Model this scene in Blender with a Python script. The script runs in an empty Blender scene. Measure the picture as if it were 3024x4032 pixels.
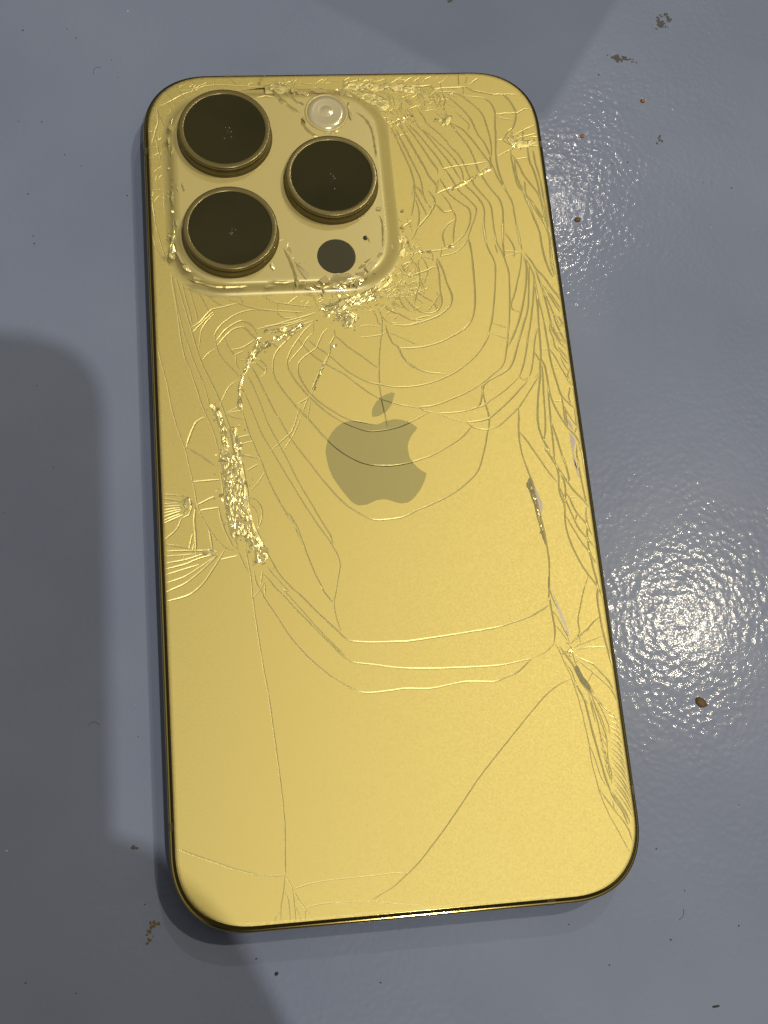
import bpy, bmesh, math, random
import numpy as np
from mathutils import Vector, Matrix, noise
from mathutils.geometry import delaunay_2d_cdt

C = bpy.context
S = C.scene
rng = random.Random(11)
MM = 0.001

# ------------------------------------------------------------------ camera
cam_d = bpy.data.cameras.new("camera")
cam = bpy.data.objects.new("camera", cam_d)
S.collection.objects.link(cam)
CX = Vector((0.99144356, -0.08713747, 0.09719429))
CU = Vector((0.05381462, 0.95120287, 0.30383728))
CB = Vector((-0.1189271, -0.29600704, 0.94775323))
CAM = Vector((-24.2157, -72.4608, 205.4024)) * MM
cam.matrix_world = Matrix(((CX.x, CU.x, CB.x, CAM.x), (CX.y, CU.y, CB.y, CAM.y),
                           (CX.z, CU.z, CB.z, CAM.z), (0, 0, 0, 1)))
cam_d.sensor_fit = 'HORIZONTAL'
cam_d.sensor_width = 36.0
cam_d.lens = 36.0 * 5035.4 / 3024.0
cam_d.clip_start = 0.005
cam_d.clip_end = 50
S.camera = cam
S.render.resolution_x, S.render.resolution_y = 768, 1024

# ------------------------------------------------------------------ light
S.view_settings.view_transform = 'Standard'
S.view_settings.look = 'None'
S.view_settings.exposure = 0.0
S.view_settings.gamma = 1.0
W = bpy.data.worlds.new("World")
S.world = W
W.use_nodes = True
nt = W.node_tree
bg = nt.nodes["Background"]
tc = nt.nodes.new("ShaderNodeTexCoord")
sx = nt.nodes.new("ShaderNodeSeparateXYZ")
mr = nt.nodes.new("ShaderNodeValToRGB")
nt.links.new(tc.outputs["Generated"], sx.inputs[0])
nt.links.new(sx.outputs["Z"], mr.inputs[0])
nt.links.new(mr.outputs[0], bg.inputs["Color"])
cr = mr.color_ramp
cr.elements[0].position = 0.68
cr.elements[0].color = (0.040, 0.038, 0.036, 1)
cr.elements[1].position = 0.90
cr.elements[1].color = (0.44, 0.415, 0.375, 1)
bg.inputs["Strength"].default_value = 1.0


def lamp(name, loc, watts, col, r=0.024):
    d = bpy.data.lights.new(name, 'POINT')
    d.energy = watts
    d.color = col
    d.shadow_soft_size = r
    o = bpy.data.objects.new(name, d)
    o.location = loc
    S.collection.objects.link(o)
    return o


lamp("ceiling_lamp", (0.626, 0.301, 1.6), 31, (1.0, 0.885, 0.65), 0.02)
lamp("ceiling_lamp", (0.515, 1.0, 1.6), 14, (1.0, 0.93, 0.80), 0.014)
lamp("ceiling_lamp", (0.217, -0.645, 1.6), 43, (1.0, 0.955, 0.88), 0.013)
S.cycles.max_bounces = 8
S.cycles.sample_clamp_indirect = 6.0


# ------------------------------------------------------------------ helpers
def link(o, parent=None):
    S.collection.objects.link(o)
    if parent is not None:
        o.parent = parent
    return o


def mesh_obj(name, verts, faces, mat, parent=None, smooth=False):
    me = bpy.data.meshes.new(name)
    me.from_pydata([tuple(v) for v in verts], [], [tuple(f) for f in faces])
    me.materials.append(mat)
    if smooth:
        me.polygons.foreach_set("use_smooth", [True] * len(me.polygons))
    me.update()
    return link(bpy.data.objects.new(name, me), parent)


def bm_obj(name, bm, mat, parent=None, smooth=False):
    me = bpy.data.meshes.new(name)
    bm.to_mesh(me)
    bm.free()
    me.materials.append(mat)
    if smooth:
        me.polygons.foreach_set("use_smooth", [True] * len(me.polygons))
    return link(bpy.data.objects.new(name, me), parent)


def tag(o, label, cat, group=None):
    o["label"] = label
    o["category"] = cat
    if group:
        o["group"] = group


def new_mat(name):
    m = bpy.data.materials.new(name)
    m.use_nodes = True
    return m, m.node_tree.nodes, m.node_tree.links, m.node_tree.nodes["Principled BSDF"]


def lathe(profile, seg=72, centre=(0, 0), close_top=True):
    """profile: list of (r, z) in mm from outside/bottom to inside/top"""
    vs, fs = [], []
    for r, z in profile:
        for k in range(seg):
            a = 2 * math.pi * k / seg
            vs.append(((centre[0] + r * math.cos(a)) * MM, (centre[1] + r * math.sin(a)) * MM, z * MM))
    for i in range(len(profile) - 1):
        for k in range(seg):
            a, b = i * seg + k, i * seg + (k + 1) % seg
            fs.append((a, b, b + seg, a + seg))
    if close_top:
        fs.append(tuple((len(profile) - 1) * seg + k for k in range(seg)))
    return vs, fs


def rrect(hx, hy, r, n=2.35, k=22, cx=0.0, cy=0.0):
    """closed rounded rectangle with soft (superelliptic) corners, counter-clockwise"""
    pts = []
    for q, (sx_, sy_) in enumerate(((1, 1), (-1, 1), (-1, -1), (1, -1))):
        for i in range(k + 1):
            t = i / k * math.pi / 2
            c, s = math.cos(t) ** (2 / n), math.sin(t) ** (2 / n)
            if q in (1, 3):
                c, s = math.sin(t) ** (2 / n), math.cos(t) ** (2 / n)
            pts.append((cx + sx_ * (hx - r + r * c), cy + sy_ * (hy - r + r * s)))
    out = []
    for p in pts:
        if not out or (p[0] - out[-1][0]) ** 2 + (p[1] - out[-1][1]) ** 2 > 1e-6:
            out.append(p)
    return out


# ------------------------------------------------------------------ materials
def mat_gold_satin():
    m, n, l, b = new_mat("frosted_gold_glass")
    tc = n.new("ShaderNodeTexCoord")
    nz = n.new("ShaderNodeTexNoise")
    nz.inputs["Scale"].default_value = 3400
    nz.inputs["Detail"].default_value = 3
    l.new(tc.outputs["Object"], nz.inputs["Vector"])
    rp = n.new("ShaderNodeMapRange")
    rp.inputs["From Min"].default_value, rp.inputs["From Max"].default_value = 0.3, 0.7
    rp.inputs["To Min"].default_value, rp.inputs["To Max"].default_value = 0.49, 0.60
    l.new(nz.outputs["Fac"], rp.inputs["Value"])
    l.new(rp.outputs[0], b.inputs["Roughness"])
    mx = n.new("ShaderNodeMix")
    mx.data_type = 'RGBA'
    mx.inputs["A"].default_value = (0.450, 0.375, 0.131, 1)
    mx.inputs["B"].default_value = (0.67, 0.558, 0.196, 1)
    l.new(nz.outputs["Fac"], mx.inputs["Factor"])
    l.new(mx.outputs["Result"], b.inputs["Base Color"])
    b.inputs["Metallic"].default_value = 0.96
    bp = n.new("ShaderNodeBump")
    bp.inputs["Strength"].default_value = 0.10
    bp.inputs["Distance"].default_value = 0.00002
    l.new(nz.outputs["Fac"], bp.inputs["Height"])
    l.new(bp.outputs[0], b.inputs["Normal"])
    return m


def mat_simple(name, col, rough, metal=0.0, bump=0.0, scale=2000, coat=0.0, var=0.0):
    m, n, l, b = new_mat(name)
    b.inputs["Base Color"].default_value = (*col, 1)
    b.inputs["Roughness"].default_value = rough
    b.inputs["Metallic"].default_value = metal
    b.inputs["Coat Weight"].default_value = coat
    b.inputs["Coat Roughness"].default_value = 0.05
    tc = n.new("ShaderNodeTexCoord")
    nz = n.new("ShaderNodeTexNoise")
    nz.inputs["Scale"].default_value = scale
    nz.inputs["Detail"].default_value = 4
    l.new(tc.outputs["Object"], nz.inputs["Vector"])
    if var > 0:
        mx = n.new("ShaderNodeMix")
        mx.data_type = 'RGBA'
        mx.inputs["A"].default_value = (*[c * (1 - var) for c in col], 1)
        mx.inputs["B"].default_value = (*[min(1, c * (1 + var)) for c in col], 1)
        l.new(nz.outputs["Fac"], mx.inputs["Factor"])
        l.new(mx.outputs["Result"], b.inputs["Base Color"])
    if bump > 0:
        bp = n.new("ShaderNodeBump")
        bp.inputs["Strength"].default_value = bump
        bp.inputs["Distance"].default_value = 0.00005
        l.new(nz.outputs["Fac"], bp.inputs["Height"])
        l.new(bp.outputs[0], b.inputs["Normal"])
    return m


GOLD = mat_gold_satin()
GROOVE = mat_simple("fractured_gold_edge", (0.60, 0.51, 0.19), 0.38, 0.55, 0.05, 3000)
LOGO_M = mat_simple("polished_gold_logo", (0.78, 0.675, 0.26), 0.13, 1.0, 0.0)
PLATEAU_M = mat_simple("polished_gold_glass", (0.565, 0.47, 0.165), 0.34, 0.15, 0.03, 1200, coat=0.5)
CRUSH_M = mat_simple("crushed_glass", (0.80, 0.68, 0.30), 0.15, 0.6, 0.0)
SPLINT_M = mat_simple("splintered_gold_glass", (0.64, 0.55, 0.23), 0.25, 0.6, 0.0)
CHIP_M = mat_simple("glass_chip_gold", (0.66, 0.56, 0.25), 0.12, 0.25, 0.25, 1500)
STEEL = mat_simple("polished_gold_steel", (0.42, 0.32, 0.095), 0.09, 1.0, 0.02, 500)
RING_M = mat_simple("lens_ring_gold_steel", (0.19, 0.152, 0.052), 0.26, 0.5, 0.05, 2500)
BAND_M = mat_simple("antenna_band_olive", (0.12, 0.10, 0.035), 0.4, 0.3, 0.0)
BLACK_GLASS = mat_simple("black_lens_glass", (0.031, 0.028, 0.008), 0.06, 0.0, 0.0, 70, var=0.55)  # mottled base colour stands in for soft reflected haze in the lens
BLACK_GLASS.node_tree.nodes["Principled BSDF"].inputs["Specular IOR Level"].default_value = 0.22
LIDAR_M = mat_simple("dark_sensor_window", (0.050, 0.043, 0.016), 0.16, 0.0, 0.0)
LENS_GLINT_M = mat_simple("lens_glint_metal", (0.5, 0.5, 0.55), 0.25, 0.9, 0.0)  # bright metal for the beads that imitate lens glints
HOLE_M = mat_simple("dark_hole", (0.01, 0.01, 0.008), 0.6)
FLASH_M = mat_simple("flash_diffuser", (0.66, 0.58, 0.34), 0.16, 0.35, 0.12, 900, coat=0.6)
PEARL_M = mat_simple("exposed_white_backing", (0.36, 0.31, 0.25), 0.35, 0.2, 0.1, 3000, var=0.15)


def mat_table():
    m, n, l, b = new_mat("grey_vinyl_tabletop")
    tc = n.new("ShaderNodeTexCoord")
    big = n.new("ShaderNodeTexNoise")
    big.inputs["Scale"].default_value = 28
    big.inputs["Detail"].default_value = 6
    fine = n.new("ShaderNodeTexNoise")
    fine.inputs["Scale"].default_value = 3200
    fine.inputs["Detail"].default_value = 2
    for q in (big, fine):
        l.new(tc.outputs["Object"], q.inputs["Vector"])
    ramp = n.new("ShaderNodeValToRGB")
    ramp.color_ramp.elements[0].position = 0.30
    ramp.color_ramp.elements[0].color = (0.182, 0.215, 0.305, 1)
    ramp.color_ramp.elements[1].position = 0.70
    ramp.color_ramp.elements[1].color = (0.214, 0.251, 0.346, 1)
    l.new(big.outputs["Fac"], ramp.inputs[0])
    l.new(ramp.outputs[0], b.inputs["Base Color"])
    b.inputs["Roughness"].default_value = 0.30
    b.inputs["Specular IOR Level"].default_value = 0.12
    b.inputs["Coat Weight"].default_value = 0.11
    b.inputs["Coat Roughness"].default_value = 0.07
    # pebbled embossing with soft creases
    warp = n.new("ShaderNodeTexNoise")
    warp.inputs["Scale"].default_value = 260
    l.new(tc.outputs["Object"], warp.inputs["Vector"])
    add = n.new("ShaderNodeVectorMath")
    add.operation = 'MULTIPLY_ADD'
    add.inputs[1].default_value = (0.0012, 0.0012, 0.0)
    l.new(warp.outputs["Color"], add.inputs[0])
    l.new(tc.outputs["Object"], add.inputs[2])
    vo = n.new("ShaderNodeTexVoronoi")
    vo.feature = 'SMOOTH_F1'
    vo.inputs["Scale"].default_value = 980
    vo.inputs["Smoothness"].default_value = 0.45
    l.new(add.outputs[0], vo.inputs["Vector"])
    cre = n.new("ShaderNodeTexNoise")
    cre.inputs["Scale"].default_value = 120
    cre.inputs["Detail"].default_value = 5
    l.new(tc.outputs["Object"], cre.inputs["Vector"])
    mul = n.new("ShaderNodeMath")
    mul.operation = 'MULTIPLY_ADD'
    mul.inputs[1].default_value = 2.0
    l.new(cre.outputs["Fac"], mul.inputs[0])
    l.new(vo.outputs["Distance"], mul.inputs[2])
    bp = n.new("ShaderNodeBump")
    bp.inputs["Strength"].default_value = 0.135
    bp.inputs["Distance"].default_value = 0.00016
    l.new(mul.outputs[0], bp.inputs["Height"])
    pat = n.new("ShaderNodeTexNoise")
    pat.inputs["Scale"].default_value = 75
    pat.inputs["Detail"].default_value = 4
    l.new(tc.outputs["Object"], pat.inputs["Vector"])
    pr = n.new("ShaderNodeMapRange")
    pr.inputs["From Min"].default_value, pr.inputs["From Max"].default_value = 0.35, 0.68
    pr.inputs["To Min"].default_value, pr.inputs["To Max"].default_value = 0.09, 0.27
    l.new(pat.outputs["Fac"], pr.inputs["Value"])
    l.new(pr.outputs[0], bp.inputs["Strength"])
    bp2 = n.new("ShaderNodeBump")
    bp2.inputs["Strength"].default_value = 0.16
    bp2.inputs["Distance"].default_value = 0.00006
    l.new(fine.outputs["Fac"], bp2.inputs["Height"])
    l.new(bp.outputs[0], bp2.inputs["Normal"])
    l.new(bp2.outputs[0], b.inputs["Normal"])
    l.new(bp2.outputs[0], b.inputs["Coat Normal"])
    return m


TABLE_M = mat_table()

# ------------------------------------------------------------------ tabletop
bm = bmesh.new()
bmesh.ops.create_cube(bm, size=1.0)
bmesh.ops.scale(bm, vec=(1.1, 0.9, 0.03), verts=bm.verts)
bmesh.ops.translate(bm, vec=(0, 0, -0.015), verts=bm.verts)
bmesh.ops.bevel(bm, geom=[e for e in bm.edges], offset=0.004, segments=3, affect='EDGES')
table = bm_obj("tabletop", bm, TABLE_M)
table["kind"] = "structure"
table["label"] = "grey blue vinyl covered tabletop with pebbled grain under the phone"

# ------------------------------------------------------------------ phone root
phone = bpy.data.objects.new("smartphone", None)
link(phone)
tag(phone, "gold smartphone lying face down on the grey table, its back glass badly shattered", "phone")

HX, HY = 36.0, 74.0            # outer half size, mm
GX, GY = 35.05, 73.05            # back glass half size
ZT = 7.85                        # back glass height
RC = 12.4

# --- frame: profile swept round the outline
prof = [(1.15, 7.40), (0.97, 7.52), (0.82, 7.38), (0.62, 7.18), (0.47, 7.05), (0.41, 7.04), (0.25, 7.037), (0.17, 6.985), (0.11, 6.84), (0.04, 6.66), (0.0, 6.3),
        (0.0, 1.5), (0.03, 1.1), (0.11, 0.8), (0.26, 0.5), (0.5, 0.28), (0.9, 0.14), (3.0, 0.10)]


def sweep(prof, hx, hy, r, k=26):
    rings = [rrect(hx - o, hy - o, max(0.5, r - o), k=k) for o, z in prof]
    nn = min(len(q) for q in rings)
    rings = [q[:nn] for q in rings]
    vs = [(x * MM, y * MM, prof[i][1] * MM) for i, q in enumerate(rings) for x, y in q]
    fs = []
    for i in range(len(prof) - 1):
        for j in range(nn):
            a, b = i * nn + j, i * nn + (j + 1) % nn
            fs.append((a, a + nn, b + nn, b))
    return vs, fs, nn


vs, fs, nn = sweep(prof, HX, HY, RC)
fs.append(tuple((len(prof) - 1) * nn + j for j in range(nn)))
frame = mesh_obj("frame", vs, fs, STEEL, phone, smooth=True)
frame.data.polygons[len(fs) - 1].use_smooth = False

# antenna bands: short patches of the same profile, a hair proud of the steel


def band(cx, cy, along, width=1.25):
    vs, fs = [], []
    for s in (-0.5, 0.5):
        for o, z in prof[1:16]:
            d = o - 0.012
            zz = z + (0.012 if z > 6 else 0)
            if along == 'x':
                vs.append(((cx + s * width) * MM, math.copysign(HY - d, cy) * MM, zz * MM))
            else:
                vs.append((math.copysign(HX - d, cx) * MM, (cy + s * width) * MM, zz * MM))
    n_ = len(vs) // 2
    for i in range(n_ - 1):
        fs.append((i, i + 1, n_ + i + 1, n_ + i))
    mesh_obj("antenna_band", vs, fs, BAND_M, frame, smooth=True)


for cx, cy, al in ((-20.4, 74, 'x'), (-36, 58.4, 'y'), (-36, -57.9, 'y'), (36, -58.0, 'y'), (20.6, -74, 'x'), (36, 58.2, 'y')):
    band(cx, cy, al)

# side button on the left edge, bottom port and speaker holes
bm = bmesh.new()
bmesh.ops.create_cube(bm, size=1.0)
bmesh.ops.scale(bm, vec=(1.0 * MM, 17.0 * MM, 2.7 * MM), verts=bm.verts)
bmesh.ops.bevel(bm, geom=[e for e in bm.edges], offset=0.3 * MM, segments=3, affect='EDGES')
bmesh.ops.translate(bm, vec=(-35.68 * MM, 18.0 * MM, 3.95 * MM), verts=bm.verts)
bm_obj("side_button", bm, STEEL, phone, smooth=True)


def slot(cx, w, h, name):
    vs, fs = [], []
    k = 20
    for i in range(k):
        a = 2 * math.pi * i / k
        x = cx + math.copysign(max(0, (w - h) / 2), math.cos(a)) + h / 2 * math.cos(a)
        vs.append((x * MM, (-HY - 0.012) * MM, (3.9 + h / 2 * math.sin(a)) * MM))
    fs.append(tuple(range(k)))
    mesh_obj(name, vs, fs, HOLE_M, frame)


slot(0, 8.9, 2.9, "charging_port")
for i in range(6):
    slot(-18.3 + i * 2.2, 1.5, 1.5, "speaker_hole")
    slot(7.6 + i * 2.2, 1.5, 1.5, "speaker_hole")

# --- back glass: backing plate with shards, crack walls, logo on top
plate_o = rrect(GX + 0.05, GY + 0.05, RC - 0.7, k=20)
vs = [(x * MM, y * MM, z * MM) for z in (7.30, 7.42) for x, y in plate_o]
n_ = len(plate_o)
fs = [(i, (i + 1) % n_, n_ + (i + 1) % n_, n_ + i) for i in range(n_)] + [tuple(range(n_, 2 * n_)), tuple(reversed(range(n_)))]
back = mesh_obj("back_glass", vs, fs, GOLD, phone)

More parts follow.
